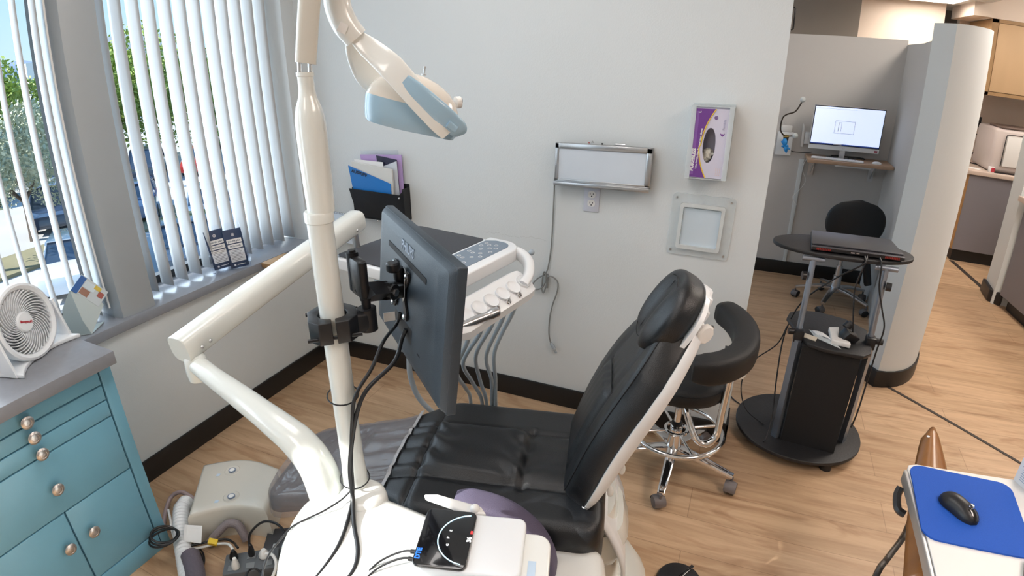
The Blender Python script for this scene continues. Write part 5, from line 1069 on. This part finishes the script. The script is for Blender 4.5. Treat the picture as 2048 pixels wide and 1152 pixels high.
# ------------------------------------------------------------------ cubicle: shelf desk, computer, chair
t = thing('wall_shelf_desk', (2.9, 2.4, 1.0), 'light oak wall shelf under the white computer', 'shelf desk')
B().bb((2.60, 2.26, .985), (3.195, 2.558, 1.010), bev=.003).build('board', 'shelfoak', t)
for x in (2.66, 3.10): b = B(); b.bb((x-.02, 2.553, .84), (x+.02, 2.558, .985)); b.bb((x-.02, 2.33, .979), (x+.02, 2.558, .984)); b.prism([(x-.003, 2.55, .86), (x-.003, 2.36, .979), (x-.003, 2.39, .979), (x-.003, 2.55, .885)], (.006, 0, 0)); b.build('bracket', 'steel', t)
b = B(); b.bb((2.80, 2.30, .968), (3.05, 2.40, .983), bev=.002); b.build('cable_tray', 'whitec', t)
t = thing('desktop_computer', (2.86, 2.43, 1.01), 'white all-in-one computer with its lit screen on the oak shelf', 'computer')
x0, x1, z0, z1, yy = 2.603, 3.103, 1.070, 1.392, 2.425
b = B(); b.bb((x0, yy, z0), (x1, yy+.03, z1), bev=.004); b.build('case', 'whitec', t); b = B(); b.bb((x0+.002, yy-.003, z0+.034), (x1-.002, yy+.001, z1-.001), bev=.001); b.build('bezel', 'bplas', t)
b = B(); b.bb((x0+.008, yy-.0045, z0+.042), (x1-.008, yy-.003, z1-.008)); sc = b.build('screen', 'screen', t)
b = B(); b.bb((x0+.008, yy-.0052, z1-.022), (x0+.30, yy-.0046, z1-.020)); 
for a0_, a1_, c0_, c1_ in ((.16, .30, .125, .128), (.16, .30, .215, .218), (.16, .163, .125, .218), (.297, .30, .125, .218), (.185, .190, .140, .205), (.205, .208, .140, .205), (.185, .208, .203, .206)): b.bb((x0+a0_, yy-.0052, z0+c0_), (x0+a1_, yy-.0046, z0+c1_))
b.build('window_outline', 'greyline', sc); b = B(); b.bb((x0+.008, yy-.0052, z0+.040), (x1-.008, yy-.0046, z0+.048)); b.build('task_bar', mat('screen_navy', (.02, .04, .15), .4, emit=(.02, .05, .25), es=.5), sc)
b = B(); b.bb((x0+.17, yy-.0056, z0+.041), (x0+.23, yy-.0050, z0+.047)); b.build('task_icons', 'paper', sc)
b = B(); b.bb((x1-.035, yy-.001, z0+.008), (x1-.012, yy+.001, z0+.022)); b.build('sticker', mat('red_sticker', (.3, .05, .08), .5), t); b = B(); b.torus((x0+.25, yy-.001, z0+.017), .006, .0008, ax=(0, 1, 0), n=20, m=5); b.build('emblem', 'steel', t)
b = B(); b.bb((2.83, 2.44, 1.01), (2.87, 2.455, 1.10)); b.prism([(x, y, 1.010) for x, y in oval(2.85, 2.46, .11, .075)], (0, 0, .006)); b.build('stand', 'steel', t)
b = B(); b.prism([(2.625, 2.325, 1.011), (2.985, 2.275, 1.011), (2.995, 2.335, 1.011), (2.635, 2.395, 1.011)], (0, 0, .010), bev=.003); t = b.build('keyboard', 'whitec', label='slim white keyboard in front of the white computer', cat='keyboard')
b = B()
for r in range(4):
    for k in range(14): b.box((2.648+.0245*k+.002*r, 2.328+.0135*r-.0030*k-.0, 1.0215), (.020, .0105, .002), rz=-.14)
b.build('keys', 'paper', t)
b = B(); b.ball((3.085, 2.33, 1.012), .03, sc=(1.15, .75, .55), n=20); b.build('mouse', 'whitec', label='white mouse at the right end of the oak shelf', cat='mouse')
b = B(); b.tube([(2.90, 2.45, 1.02), (2.95, 2.48, 1.018), (3.02, 2.47, 1.016), (3.0, 2.50, 1.02), (2.93, 2.50, 1.02), (2.85, 2.50, 1.02), (2.78, 2.49, 1.02)], .004, n=8); b.build('cable_bundle', 'bplas', label='black cables behind the stand of the white computer', cat='cable')
t = thing('wall_panel', (2.44, 2.55, .985), 'white box with a connector mounted on the cubicle wall', 'wall box')
B().bb((2.375, 2.535, .985), (2.49, 2.56, 1.165), bev=.003).build('cover', 'whitec', t); B().bb((2.395, 2.54, 1.165), (2.475, 2.558, 1.215), bev=.012).build('cable_hood', 'whitem', t)
b = B(); b.cyl((2.42, 2.559, 1.235), (2.42, 2.552, 1.235), .004); b.build('screw', 'steel', t)
t = thing('network_box', (2.60, 2.55, 1.04), 'small white network box on the wall left of the white computer', 'network box')
B().bb((2.575, 2.53, 1.085), (2.615, 2.56, 1.175), bev=.003).build('case', 'whitec', t); B().prism([(2.555, 2.545, 1.06), (2.575, 2.545, 1.06), (2.562, 2.545, 1.22), (2.552, 2.545, 1.24), (2.548, 2.545, 1.22)], (0, -.006, 0), bev=.002).build('antenna', 'whitem', t)
B().tube([(2.49, 2.54, 1.022), (2.53, 2.54, 1.018), (2.60, 2.54, 1.02), (2.64, 2.52, 1.03)], .003, n=8).build('wall_cable', 'bplas', label='short black cable from the wall box to the oak shelf', cat='cable')
b = B(); b.prism([(2.565, 2.559, .965), (2.60, 2.559, .965), (2.60, 2.559, .11), (2.575, 2.559, .11)], (0, -.012, 0), bev=.002); b.build('cable_channel', 'wall', label='white cable channel running down the cubicle wall', cat='cable channel')
cable('dangling_wire', [(2.63, 2.50, 1.0), (2.605, 2.53, .95), (2.60, 2.53, .88), (2.635, 2.53, .80), (2.60, 2.53, .72), (2.56, 2.53, .66), (2.60, 2.53, .60)], .0022, 'whitem', 'thin white cord dangling under the left end of the oak shelf')
t = thing('wall_hook', (2.43, 2.5, 1.13), 'bent dark wire hook with two white balls on the cubicle wall', 'hook')
b = B(); b.tube([(2.445, 2.47, 1.135), (2.405, 2.47, 1.155), (2.383, 2.46, 1.20), (2.388, 2.455, 1.275), (2.415, 2.45, 1.305), (2.465, 2.45, 1.325), (2.49, 2.45, 1.36), (2.508, 2.45, 1.405)], .0055, n=10); b.cyl((2.445, 2.47, 1.14), (2.485, 2.46, 1.147), .005); b.lathe([(.022, .0), (.018, -.03), (.012, -.07), (.012, -.09)], (2.435, 2.475, 1.14), (0, .1, 1), n=18); b.build('wire', mat('dark_bronze', (.06, .045, .035), .4, metal=.6), t)
B().ball((2.512, 2.45, 1.420), .021).build('ball', 'sphere', t); B().ball((2.498, 2.455, 1.150), .021).build('ball', 'sphere', t)
B().torus((2.435, 2.475, 1.141), .021, .004, ax=(0, -.2, 1), n=24).build('brass_ring', mat('brass', (.6, .42, .12), .3, metal=1), t)
b = B(); rnd = random.Random(4)
b.tube([(2.425, 2.452, 1.118), (2.43, 2.44, 1.095), (2.435, 2.44, 1.07), (2.445, 2.44, 1.045), (2.452, 2.44, 1.02)], [.014, .020, .012, .016, .005], n=12)
for dx, dz, r in ((-.025, .03, .009), (.02, .0, .011), (-.02, -.005, .009), (.03, -.02, .009)): b.tube([(2.435, 2.44, 1.07), (2.435+dx*.7, 2.435, 1.07+dz*.7), (2.435+dx*1.3, 2.437, 1.07+dz*1.1)], [.012, r, .004], n=8)
b.build('nitrile_glove', 'nitrile', label='blue nitrile glove tied to the wire hook', cat='glove')
t = thing('office_chair', (2.93, 2.05, 0), 'black round-backed task chair on a silver five-star base in the cubicle', 'office chair')
cc_ = Vector((2.93, 2.03, 0))
for k in range(5):
    a = .25+2*PI*k/5+PI/2; d = Vector((math.cos(a), math.sin(a), 0)); b = B(); b.tube([cc_+Vector((0, 0, .125))+d*.02, cc_+Vector((0, 0, .12))+d*.12, cc_+Vector((0, 0, .085))+d*.27], [1, .85, .6], n=12, sq=(.026, .014, .6), up=(0, 0, 1)); b.build('leg', 'steel', t); caster(t, cc_+d*.27, a+1, 'bplas', 'rubber', .026, .045)
b = B(); b.lathe([(.035, .095), (.035, .13), (.028, .22), (.022, .225), (.022, .30), (.014, .30), (.014, .42)], cc_, n=24); b.build('column', 'steel', t)
b = B(); R = []
for z, k in ((.42, .80), (.43, .97), (.46, 1.0), (.485, .96), (.50, .80), (.503, .4), (.504, .02)): R.append([(cc_.x+x*k, cc_.y+.02+y*k, z) for x, y in oval(0, 0, .225, .21, .8)])
b.rings(R); b.build('seat', 'blk2', t, sharp=180)
b = B(); R = []; bkc = Vector((2.945, 1.875, .66))
for i in range(13):
    v = -1+i/6; ring = []; w_ = math.sqrt(max(.004, 1-abs(v)**2.3))
    for k in range(32):
        a = 2*PI*k/32; X = math.cos(a)*w_*.195; ring.append(bkc+Vector((X, .022*math.sin(a)*w_**.5+.55*X*X*1.0, v*.165-(.3*.0)*X)))
    R.append(ring)
b.rings(R); b.build('backrest', 'blk', t, sharp=180)
b = B(); b.box((2.945, 1.845, .52), (.085, .02, .11), bev=.008); b.tube([(2.945, 1.85, .50), (2.945, 1.86, .43), (2.94, 1.95, .41)], .02, n=10); b.build('back_bracket', 'bplas', t)
b = B(); b.box((3.10, 1.93, .30), (.05, .05, .20), rot=Euler((.3, -.3, 0)), bev=.01); b.build('side_lever', 'bplas', t)

# ------------------------------------------------------------------ hallway
t = thing('hall_cabinet', (4.9, 4.05, 0), 'slate grey counter cabinet with honey wood side at the hall end', 'cabinet')
B().prism([(4.165, 3.62, .115), (4.175, 4.0, .115), (4.175, 4.44, .115), (6.6, 4.44, .115), (6.6, 3.50, .115), (4.58, 3.585, .115)], (0, 0, .715)).build('body', 'greylam', t)
B().prism([(4.160, 3.625, .115), (4.172, 3.625, .115), (4.172, 4.44, .115), (4.160, 4.44, .115)], (0, 0, .715)).build('side_panel', mat('honey_side_panel', (.50, .27, .10), .45, vary=.08, vscale=10), t)
B().prism([(4.185, 3.65, 0), (4.185, 4.44, 0), (6.6, 4.44, 0), (6.6, 3.54, 0), (4.58, 3.62, 0)], (0, 0, .115)).build('kick_plate', 'base', t)
B().prism([(4.13, 3.60, .832), (4.14, 4.445, .832), (6.6, 4.445, .832), (6.6, 3.46, .832), (4.58, 3.545, .832)], (0, 0, .035), bev=.003).build('worktop', mat('cream_worktop', (.58, .47, .40), .4), label='cream worktop on the hall cabinet', cat='worktop')
t = thing('upper_cabinet', (4.9, 4.1, 1.55), 'wall cabinet with oak edges and cream door above the hall counter', 'wall cabinet')
B().bb((4.155, 3.76, 1.545), (6.6, 4.44, 2.205)).build('body', 'oak', t); d_ = B(); d_.bb((4.215, 3.738, 1.575), (6.0, 3.758, 2.175), bev=.002); d_.build('door', 'honey', t)
b = B(); b.bb((4.150, 3.735, 1.54), (4.21, 3.765, 2.208)); b.bb((4.15, 3.735, 1.54), (6.6, 3.765, 1.57)); b.bb((4.15, 3.735, 2.178), (6.6, 3.765, 2.208)); b.build('face_frame', 'oak', t)
t = thing('sterilizer', (4.75, 3.9, .867), 'cream countertop sterilizer with rounded door beside the hall outlet', 'sterilizer')
b = B(); b.bb((4.33, 3.68, .872), (5.0, 4.2, 1.265), bev=.03); b.build('case', mat('pinkish_white_case', (.62, .54, .51), .4), t, sharp=60)
b = B(); b.tube([(4.43, 3.668, .93), (4.43, 3.662, 1.18), (4.45, 3.66, 1.215), (4.55, 3.655, 1.22), (4.9, 3.65, 1.22)], .004, n=8); b.build('door_seam', 'bplas', t); b = B(); b.bb((4.44, 3.655, .93), (4.98, 3.685, 1.21), bev=.012); b.build('door', 'whitem', t)
b = B(); b.box((4.62, 3.85, 1.277), (.50, .30, .02), rz=.05, bev=.008); b.build('tray', mat('brown_tray', (.16, .11, .09), .5), label='brown tray lying on top of the sterilizer', cat='tray')
B().bb((4.36, 3.64, .868), (4.98, 3.68, .875)).build('sterilizer_mat', 'bplas', label='black mat under the front of the sterilizer', cat='mat')
t = thing('spray_bottle', (4.20, 3.95, .867), 'small green labelled bottle with black pump on the hall counter', 'bottle')
b = B(); b.lathe([(0, 0), (.026, 0), (.028, .01), (.028, .10), (.012, .12), (.012, .13)], (4.20, 3.95, .867), n=20); b.build('body', mat('green_liquid', (.30, .50, .06), .25), t); b = B(); b.lathe([(.013, .12), (.013, .145), (.006, .15), (.009, .19), (0, .20)], (4.20, 3.95, .867), n=16); b.build('pump', 'bplas', t)
t = thing('switch_panel', (4.30, 4.44, 1.2), 'black panel of small displays on the hall wall', 'switch panel'); B().bb((4.20, 4.425, 1.20), (4.43, 4.45, 1.30), bev=.002).build('plate', 'bplas', t)
b = B()
for k in range(3): b.bb((4.225+.065*k, 4.422, 1.225), (4.27+.065*k, 4.426, 1.275))
b.build('display', 'steel', t)
outlet(4.36, 1.11, 'outlet under the black panel at the hall counter', y=4.448)
cable('power_cable', [(4.37, 4.42, 1.12), (4.43, 4.40, 1.12), (4.45, 4.38, 1.04), (4.40, 4.35, .96), (4.30, 4.25, .89), (4.28, 4.15, .875), (4.36, 4.05, .875), (4.42, 4.0, .90)], .006, 'bplas', 'black cord looping from the hall outlet to the sterilizer')
b = B(); b.box((4.355, 3.66, .893), (.045, .05, .05), bev=.002); o = b.build('small_carton', 'paper', label='small white carton with a red face before the sterilizer', cat='carton'); B().box((4.362, 3.633, .893), (.032, .002, .040)).build('red_label', mat('red_card', (.45, .03, .05), .5), o)
b = B(); b.prism([(4.20, 3.85, .868), (4.31, 3.78, .868), (4.26, 3.70, .868), (4.17, 3.78, .868)], (0, 0, .001)); b.build('paper_sheet', 'paper', label='white paper sheet on the cream hall worktop', cat='paper')
t = thing('near_hall_cabinet', (5.0, 1.9, 0), 'slate grey cabinet at the right edge beyond the hall pillar', 'cabinet')
B().prism([(4.25, 2.50, .10), (4.42, 1.2, .10), (6.6, 1.2, .10), (6.6, 1.97, .10)], (0, 0, .74)).build('body', 'greylam', t); B().prism([(4.31, 2.46, 0), (4.45, 1.2, 0), (6.6, 1.2, 0), (6.6, 1.95, 0)], (0, 0, .10)).build('kick_plate', 'base', t)
B().prism([(4.19, 2.52, .84), (4.36, 1.2, .84), (6.6, 1.2, .84), (6.6, 1.98, .84)], (0, 0, .04), bev=.003).build('worktop', mat('cream_worktop', (.58, .47, .40), .4), label='cream worktop at the right edge beyond the pillar', cat='worktop')

# ------------------------------------------------------------------ white table in the right foreground
t = thing('white_table', (3.1, -1.35, 0), 'white table with grey edging in the right foreground', 'table')
TT = .735
o2 = [(2.695, -.985), (2.70, -.962), (2.722, -.952), (3.4, -.930), (3.6, -.93), (3.6, -1.9), (2.70, -1.9)]
B().prism([(x, y, TT-.028) for x, y in o2], (0, 0, .028), bev=.002).build('tabletop', 'whitem', t)
b = B(); b.prism([(2.685, -1.9, TT-.034), (2.685, -.985, TT-.034), (2.694, -.985, TT-.034), (2.694, -1.9, TT-.034)], (0, 0, .033), bev=.002); b.build('edge_strip', mat('aluminium_edge', (.52, .52, .52), .35, metal=.6), t)
for x, y in ((2.80, -1.03), (3.5, -1.03), (2.80, -1.85), (3.5, -1.85)): B().box((x, y, (TT-.03)/2), (.04, .04, TT-.03), bev=.003).build('leg', 'greylam', t)
b = B(); b.prism([(x, y, TT+.0005) for x, y in rrect(.262, .275, .035, 6, 0, 0)], (0, 0, .0045)); b.xf(Matrix.Translation((2.823, -1.105, 0)) @ Matrix.Rotation(math.radians(-3), 4, 'Z')); b.build('mouse_pad', 'blue', label='royal blue mouse pad on the white table', cat='mouse pad')
t = thing('computer_mouse', (2.795, -1.115, .740), 'black wireless mouse on the blue mouse pad', 'mouse')
m4 = Matrix.Translation((2.790, -1.118, .7405)) @ Matrix.Rotation(math.radians(-52), 4, 'Z')
b = B(); R = []
for i in range(21):
    u_ = -1+i/10; w_ = (1-abs(u_)**2.6)**.5*.0285*(1-.10*math.exp(-(u_/.4)**2))+.0005; h_ = .031*(1-abs(u_)**2.4)**.6*(1+.12*u_*-1)+.001
    R.append([m4 @ Vector((u_*.056, math.cos(a)*w_, max(0, math.sin(a))**.8*h_ if math.sin(a) > 0 else .0)) for a in [2*PI*k/28 for k in range(28)]])
b.rings(R); b.build('shell', 'bplas', t, sharp=70); b = B(); R = []
for i in range(9):
    u_ = .45+.5*i/8; w_ = (1-abs(u_)**2.6)**.5*.0285+.0006; h_ = .0312*(1-abs(u_)**2.4)**.6*(1-.12*u_)+.0016
    R.append([m4 @ Vector((u_*.0565, math.cos(a)*w_*.8, math.sin(a)**.8*h_)) for a in [.35+(PI-.7)*k/12 for k in range(13)]])
b.rings(R, closed=False, cap=False); b.build('glossy_front', 'bgloss', t)
b = B(); b.torus(m4 @ Vector((.026, 0, .0315)), .006, .0022, ax=m4.to_3x3() @ Vector((0, 1, 0)), n=20, m=8); b.build('scroll_wheel', 'chrome', t)
t = thing('black_keyboard', (2.97, -1.3, TT), 'black keyboard at the right edge of the white table', 'keyboard')
kb = Matrix.Translation((2.90, -1.31, TT)) @ Matrix.Rotation(math.radians(-17), 4, 'Z')
B().box((.22, -.02, .009), (.44, .15, .014)).xf(kb @ Matrix.Translation((0, 0, 0))).build('case', 'bplas', t)
b = B()
for r in range(7):
    for k in range(20): b.box((.018+.0205*k, -.083+.0195*r, .019), (.017, .0155, .006), bev=.0015)
b.xf(kb); b.build('keys', 'bplas', t)
t = thing('medicine_carton', (3.02, -.955, TT), 'small white and purple printed carton at the back right of the white table', 'carton')
b = B(); b.box((3.035, -.960, TT+.036), (.085, .075, .072), rz=.45, bev=.001); b.build('carton', mat('white_card', (.70, .72, .76), .5), t)
mc = Matrix.Translation((3.035, -.960, TT+.036)) @ Matrix.Rotation(.45, 4, 'Z')
b = B(); b.box((0, -.0380, .012), (.06, .0006, .006)); b.box((-.0428, 0, .02), (.0006, .05, .01)); b.xf(mc); b.build('purple_band', 'purplebox', t)
b = B()
for k in range(6): b.box((-.005, -.0380, .0-.005*k), (.055, .0005, .0012)); b.box((-.0428, .0, .008-.006*k), (.0005, .045, .0012))
b.xf(mc); b.build('small_print', mat('blue_print', (.2, .32, .5), .5), t)
t = thing('bentwood_chair', (2.9, -.85, 0), 'brown bentwood chair tucked behind and under the white table', 'chair')
b = B()
def bw(u, v):
    # curved sheet seen edge-on: u along from the tip to the near end, v across
    x = 2.873-.080*u; y = -.585-.56*u; z = .605-.10*u; w_ = .020+.052*math.sin(min(1, u*1.3+.02)*PI/2)**.8 if u > .02 else .012; s_ = (v-.5)*2
    return Vector((x+w_*s_*.9, y+.10*s_*w_, z+.030*(1-s_*s_)))
b.grid(bw, 26, 14); b.build('seat_shell', 'bent', t, solid=.010, norm=False, sharp=180)
B().ball(bw(.07, .22)+Vector((0, -.004, .010)), .006, sc=(1, 1, .5)).build('rivet', 'chrome', t)
for pts in ([(2.84, -.70, .54), (2.875, -.69, .32), (2.80, -.82, .28), (2.756, -.902, .28), (2.75, -.93, .02)], [(2.78, -1.15, .47), (2.75, -1.2, .25), (2.72, -1.26, .01)], [(2.98, -.66, .52), (3.05, -.62, .25), (3.10, -.58, .01)], [(2.96, -1.12, .47), (3.05, -1.18, .25), (3.1, -1.24, .01)]):
    B().tube(pts, 1, n=8, sq=(.016, .010, .5), res=5).build('leg', mat('dark_grey_steel', (.07, .065, .06), .35, metal=.8), t)
B().tube([(2.680, -1.02, .70), (2.674, -1.035, .685), (2.678, -1.06, .665), (2.695, -1.07, .66)], 1, n=8, sq=(.010, .016, .6), res=5).build('table_clip', 'bplas', label='black clip under the left corner of the white table', cat='clip')
t = thing('foot_pedal', (2.18, -.86, 0), 'black round foot control on the floor at the bottom edge', 'foot pedal')
b = B(); b.lathe([(.078, 0), (.080, .006), (.074, .018), (.05, .026), (0, .028)], (2.185, -.880, 0), n=40); b.build('disc', 'bplas', t)
b = B(); b.box((2.185, -.880, .031), (.012, .15, .006), rz=-.5, bev=.002); b.build('rib', 'bgloss', t)

# ------------------------------------------------------------------ floor box and the clutter at its foot
t = thing('floor_junction_box', (.48, -1.24, 0), 'beige moulded floor utility box with two round dials', 'junction box')
b = B(); FL, FR, BR, BLc = Vector((.485, -1.445, 0)), Vector((.735, -1.285, 0)), Vector((.61, -1.075, 0)), Vector((.29, -1.20, 0))
def jb(u, v, z, k=1):   # u left to right, v front to back
    f = FL.lerp(FR, u)+Vector((-.035, .06, 0))*math.sin(u*PI)*.55; r = BLc.lerp(BR, u)+Vector((-.02, .045, 0))*math.sin(u*PI)
    c = (FL+FR+BR+BLc)/4; p = f.lerp(r, v); p = c+(p-c)*k; return Vector((p.x, p.y, z))
R = []
for z, k in ((0, 1.03), (.05, 1.02), (.10, 1.0), (.125, .985), (.137, .95), (.142, .88), (.143, .6)):
    ring = [jb(i/12, 0, z, k) for i in range(13)]+[jb(1, i/6, z, k) for i in range(1, 6)]+[jb(1-i/12, 1, z, k) for i in range(13)]+[jb(0, 1-i/6, z, k) for i in range(1, 6)]; R.append(ring)
b.rings(R); b.build('cover', 'beigep', t, sharp=50)
for x, y in ((.445, -1.178), (.560, -1.290)):
    b = B(); b.lathe([(.032, 0), (.028, .0035), (.020, .001), (.017, .001)], (x, y, .1425), n=28); b.build('dial_ring', 'beigep', t)
    b = B(); b.lathe([(.0145, 0), (.0145, .005), (0, .005)], (x, y, .1435), n=24); g = b.build('dial', mat('blue_grey_dial', (.16, .21, .30), .3), t)
    b = B(); b.lathe([(.0105, 0), (0, .0012)], (x, y, .1486), n=20); b.build('dial_face', 'paper', g)
    b = B(); b.box((x-.032, y-.045, .1436), (.014, .014, .0006), rz=.5); b.build('sticker', mat('pale_blue_label', (.5, .62, .75), .4), t)
# ribbed vacuum hose
t = thing('vacuum_hose', (.50, -1.48, 0), 'white ribbed vacuum hose on the floor beside the teal cabinet', 'hose')
pts = [Vector(p) for p in ((.33, -1.34, .06), (.36, -1.385, .075), (.42, -1.44, .065), (.48, -1.49, .045), (.56, -1.545, .04), (.64, -1.60, .04), (.74, -1.68, .04))]
b = B(); P = []
for i in range(len(pts)-1):
    for j in range(22): P.append(pts[i].lerp(pts[i+1], j/22))
b.tube(P, [.030+.0022*math.sin(i*1.55) for i in range(len(P))], n=18, smooth=False); b.build('ribbed_tube', 'whitec', t, sharp=180)
b = B(); b.tube([pts[4]+Vector((.01, .02, .02)), pts[5]+Vector((.015, .025, .02)), pts[6]+Vector((.015, .02, .02))], .034, n=14); b.build('mesh_sleeve', mat('grey_purple_mesh', (.14, .12, .15), .6, bump=.8, bscale=160), t)
b = B(); b.prism([(.475, -1.455, .105), (.535, -1.425, .10), (.560, -1.465, .06), (.50, -1.495, .07)], (.001, .001, .001)); b.build('printed_tag', 'paper', t)
cable('clear_tube', [(.33, -1.30, .04), (.27, -1.31, .065), (.235, -1.34, .05), (.26, -1.395, .03), (.32, -1.46, .02), (.37, -1.51, .02)], .009, mat('rosy_clear_tube', (.42, .32, .32), .3), 'rose tinted clear tube curling beside the teal cabinet')
cable('grey_braided_tube', [(.545, -1.425, .02), (.575, -1.39, .06), (.60, -1.36, .085), (.635, -1.345, .075), (.665, -1.35, .02)], .016, mat('braided_grey_tube', (.26, .22, .23), .45, bump=.8, bscale=200), 'short grey braided tube arching at the front of the floor box')
cable('white_cable', [(.30, -1.405, .06), (.36, -1.44, .07), (.41, -1.475, .05), (.47, -1.50, .035), (.53, -1.475, .03), (.58, -1.435, .035), (.63, -1.42, .05), (.68, -1.43, .075), (.715, -1.445, .072)], .005, 'whitem', 'white cable with a yellow tag plugged into the power strip')
b = B(); b.box((.583, -1.432, .047), (.034, .022, .018), rot=Euler((.3, .3, .5)), bev=.002); b.build('cable_tag', 'yellow', label='yellow tag on the white floor cable', cat='cable tag')
t = thing('power_strip', (.76, -1.42, 0), 'grey power strip full of plugs at the foot of the floor box', 'power strip')
ps = Matrix.Translation((.775, -1.43, 0)) @ Matrix.Rotation(math.radians(38), 4, 'Z')
b = B(); b.box((0, 0, .022), (.19, .095, .044), bev=.004); b.xf(ps); b.build('case', 'powergrey', t)
for i in range(3):
    for j in (-1, 1):
        b = B(); b.box((-.062+.062*i, .022*j, .045), (.03, .025, .002)); b.xf(ps); b.build('socket', mat('socket_grey', (.20, .21, .22), .5), t)
def plug(nm, x, y, m, h=.03, r=.013, lab=''):
    p = ps @ Vector((x, y, .046)); b = B(); b.lathe([(r, 0), (r*1.05, h*.3), (r*.8, h*.8), (r*.45, h*1.3), (0, h*1.35)], p, (0.1, .05, 1), n=16); return b.build(nm, m, label=lab, cat='plug'), p
plug('plug', -.062, .022, 'bplas', .03, .015, 'black plug in the left rear socket of the power strip'); plug('plug', -.050, -.022, 'whitem', .035, .014, 'white plug in the left front socket of the power strip')
_, pp = plug('plug', .0, .026, 'bplas', .04, .012, 'tall black plug in the middle rear socket of the power strip'); _, pw = plug('plug', .045, .012, 'whitem', .024, .018, 'round white plug on the right of the power strip')
cable('power_cable', [pp+Vector((0, 0, .04)), pp+Vector((.0, .02, .09)), pp+Vector((.05, .05, .14)), pp+Vector((.13, .05, .15)), pp+Vector((.20, .02, .10)), pp+Vector((.24, .0, .03))], .0045, 'bplas', 'black cable arching from the power strip to the dental unit')
cable('power_cable', [pw+Vector((.012, 0, .018)), pw+Vector((.05, .0, .025)), pw+Vector((.085, -.025, .015)), pw+Vector((.085, -.07, -.02)), pw+Vector((.07, -.13, -.035)), pw+Vector((.06, -.2, -.035))], .006, 'whitem', 'thick white cable leaving the round plug towards the camera')
cable('power_cable', [(.51, -1.50, .05), (.56, -1.45, .05), (.61, -1.40, .045), (.66, -1.40, .05), (.70, -1.42, .072), (.715, -1.425, .075)], .0045, 'bplas', 'black cable running from the cord coil to the left rear plug')
b = B()
for k in range(3): b.torus((.455-.004*k, -1.535+.004*k, .100+.004*k), .048-.004*k, .0042, ax=(.25*k, -.15, 1), n=36, m=8, sc=(1.15, .8))
for k in range(3): b.torus((.565+.004*k, -1.515-.006*k, .012+.007*k), .055-.006*k, .0042, ax=(.1, .1*k, 1), n=36, m=8, sc=(.6, 1.2))
b.build('cord_coil', 'bplas', label='coiled black cord lying over the white ribbed hose', cat='cord coil')
b = B()
for k in range(3): b.torus((.86-.003*k, -1.50+.004*k, .052+.006*k), .040-.005*k, .0038, ax=(.3, .2*k-.3, 1), n=30, m=8, sc=(.8, 1.2))
b.build('cord_coil', 'bplas', label='small coiled black cord at the right end of the power strip', cat='cord coil')
t = thing('rheostat_box', (.83, -1.28, 0), 'dark grey metal plate box on the floor between the power strip and the dental unit', 'metal box')
b = B(); b.box((.850, -1.300, .012), (.22, .20, .024), rz=.55, bev=.003); b.build('plate', mat('dark_zinc', (.09, .09, .10), .4, metal=.6, vary=.1), t)
b = B()
for k in range(5): b.box((.79+.03*k, -1.33+.018*k, .027), (.012, .02, .006), rz=.55)
b.cyl((.79, -1.25, .024), (.79, -1.25, .03), .006); b.cyl((.90, -1.36, .024), (.90, -1.36, .03), .006); b.build('fitting', 'steel', t)

b = B(); b.tube([(2.268, .03, 1.875), (2.275, .03, 1.87), (2.275, .03, 1.80), (2.268, .03, 1.795)], .003, n=8, smooth=False); b.build('wall_hook', 'bmetal', label='tiny black hook high on the end of the back wall', cat='hook')
# families of repeats
for pre, grp in (('car', 'cars parked below the windows'), ('tree', 'trees around the car park'), ('ceiling_light', 'ceiling light panels'), ('vertical_blind', 'vertical blinds on the windows'), ('magazine', 'magazines in the wall rack'), ('leaflet', 'printed leaflets'), ('cable_tie', 'cable ties on the white post'), ('monitor_cable', 'cables of the monitor'), ('laptop_cable', 'cables of the laptop'), ('power_cable', 'power cables'), ('floor_cable', 'cables on the floor by the workstation'), ('charging_cable', 'thin cables on the white unit'), ('plug', 'plugs in the power strip'), ('latex_glove', 'gloves in the glove box'), ('wall_outlet', 'wall outlets'), ('cord_coil', 'coiled black cords'), ('worktop', 'cabinet worktops')):
    for o in bpy.data.objects:
        if o.parent is None and o.name.split('.')[0] == pre and o.get('kind') != 'structure': o['group'] = grp
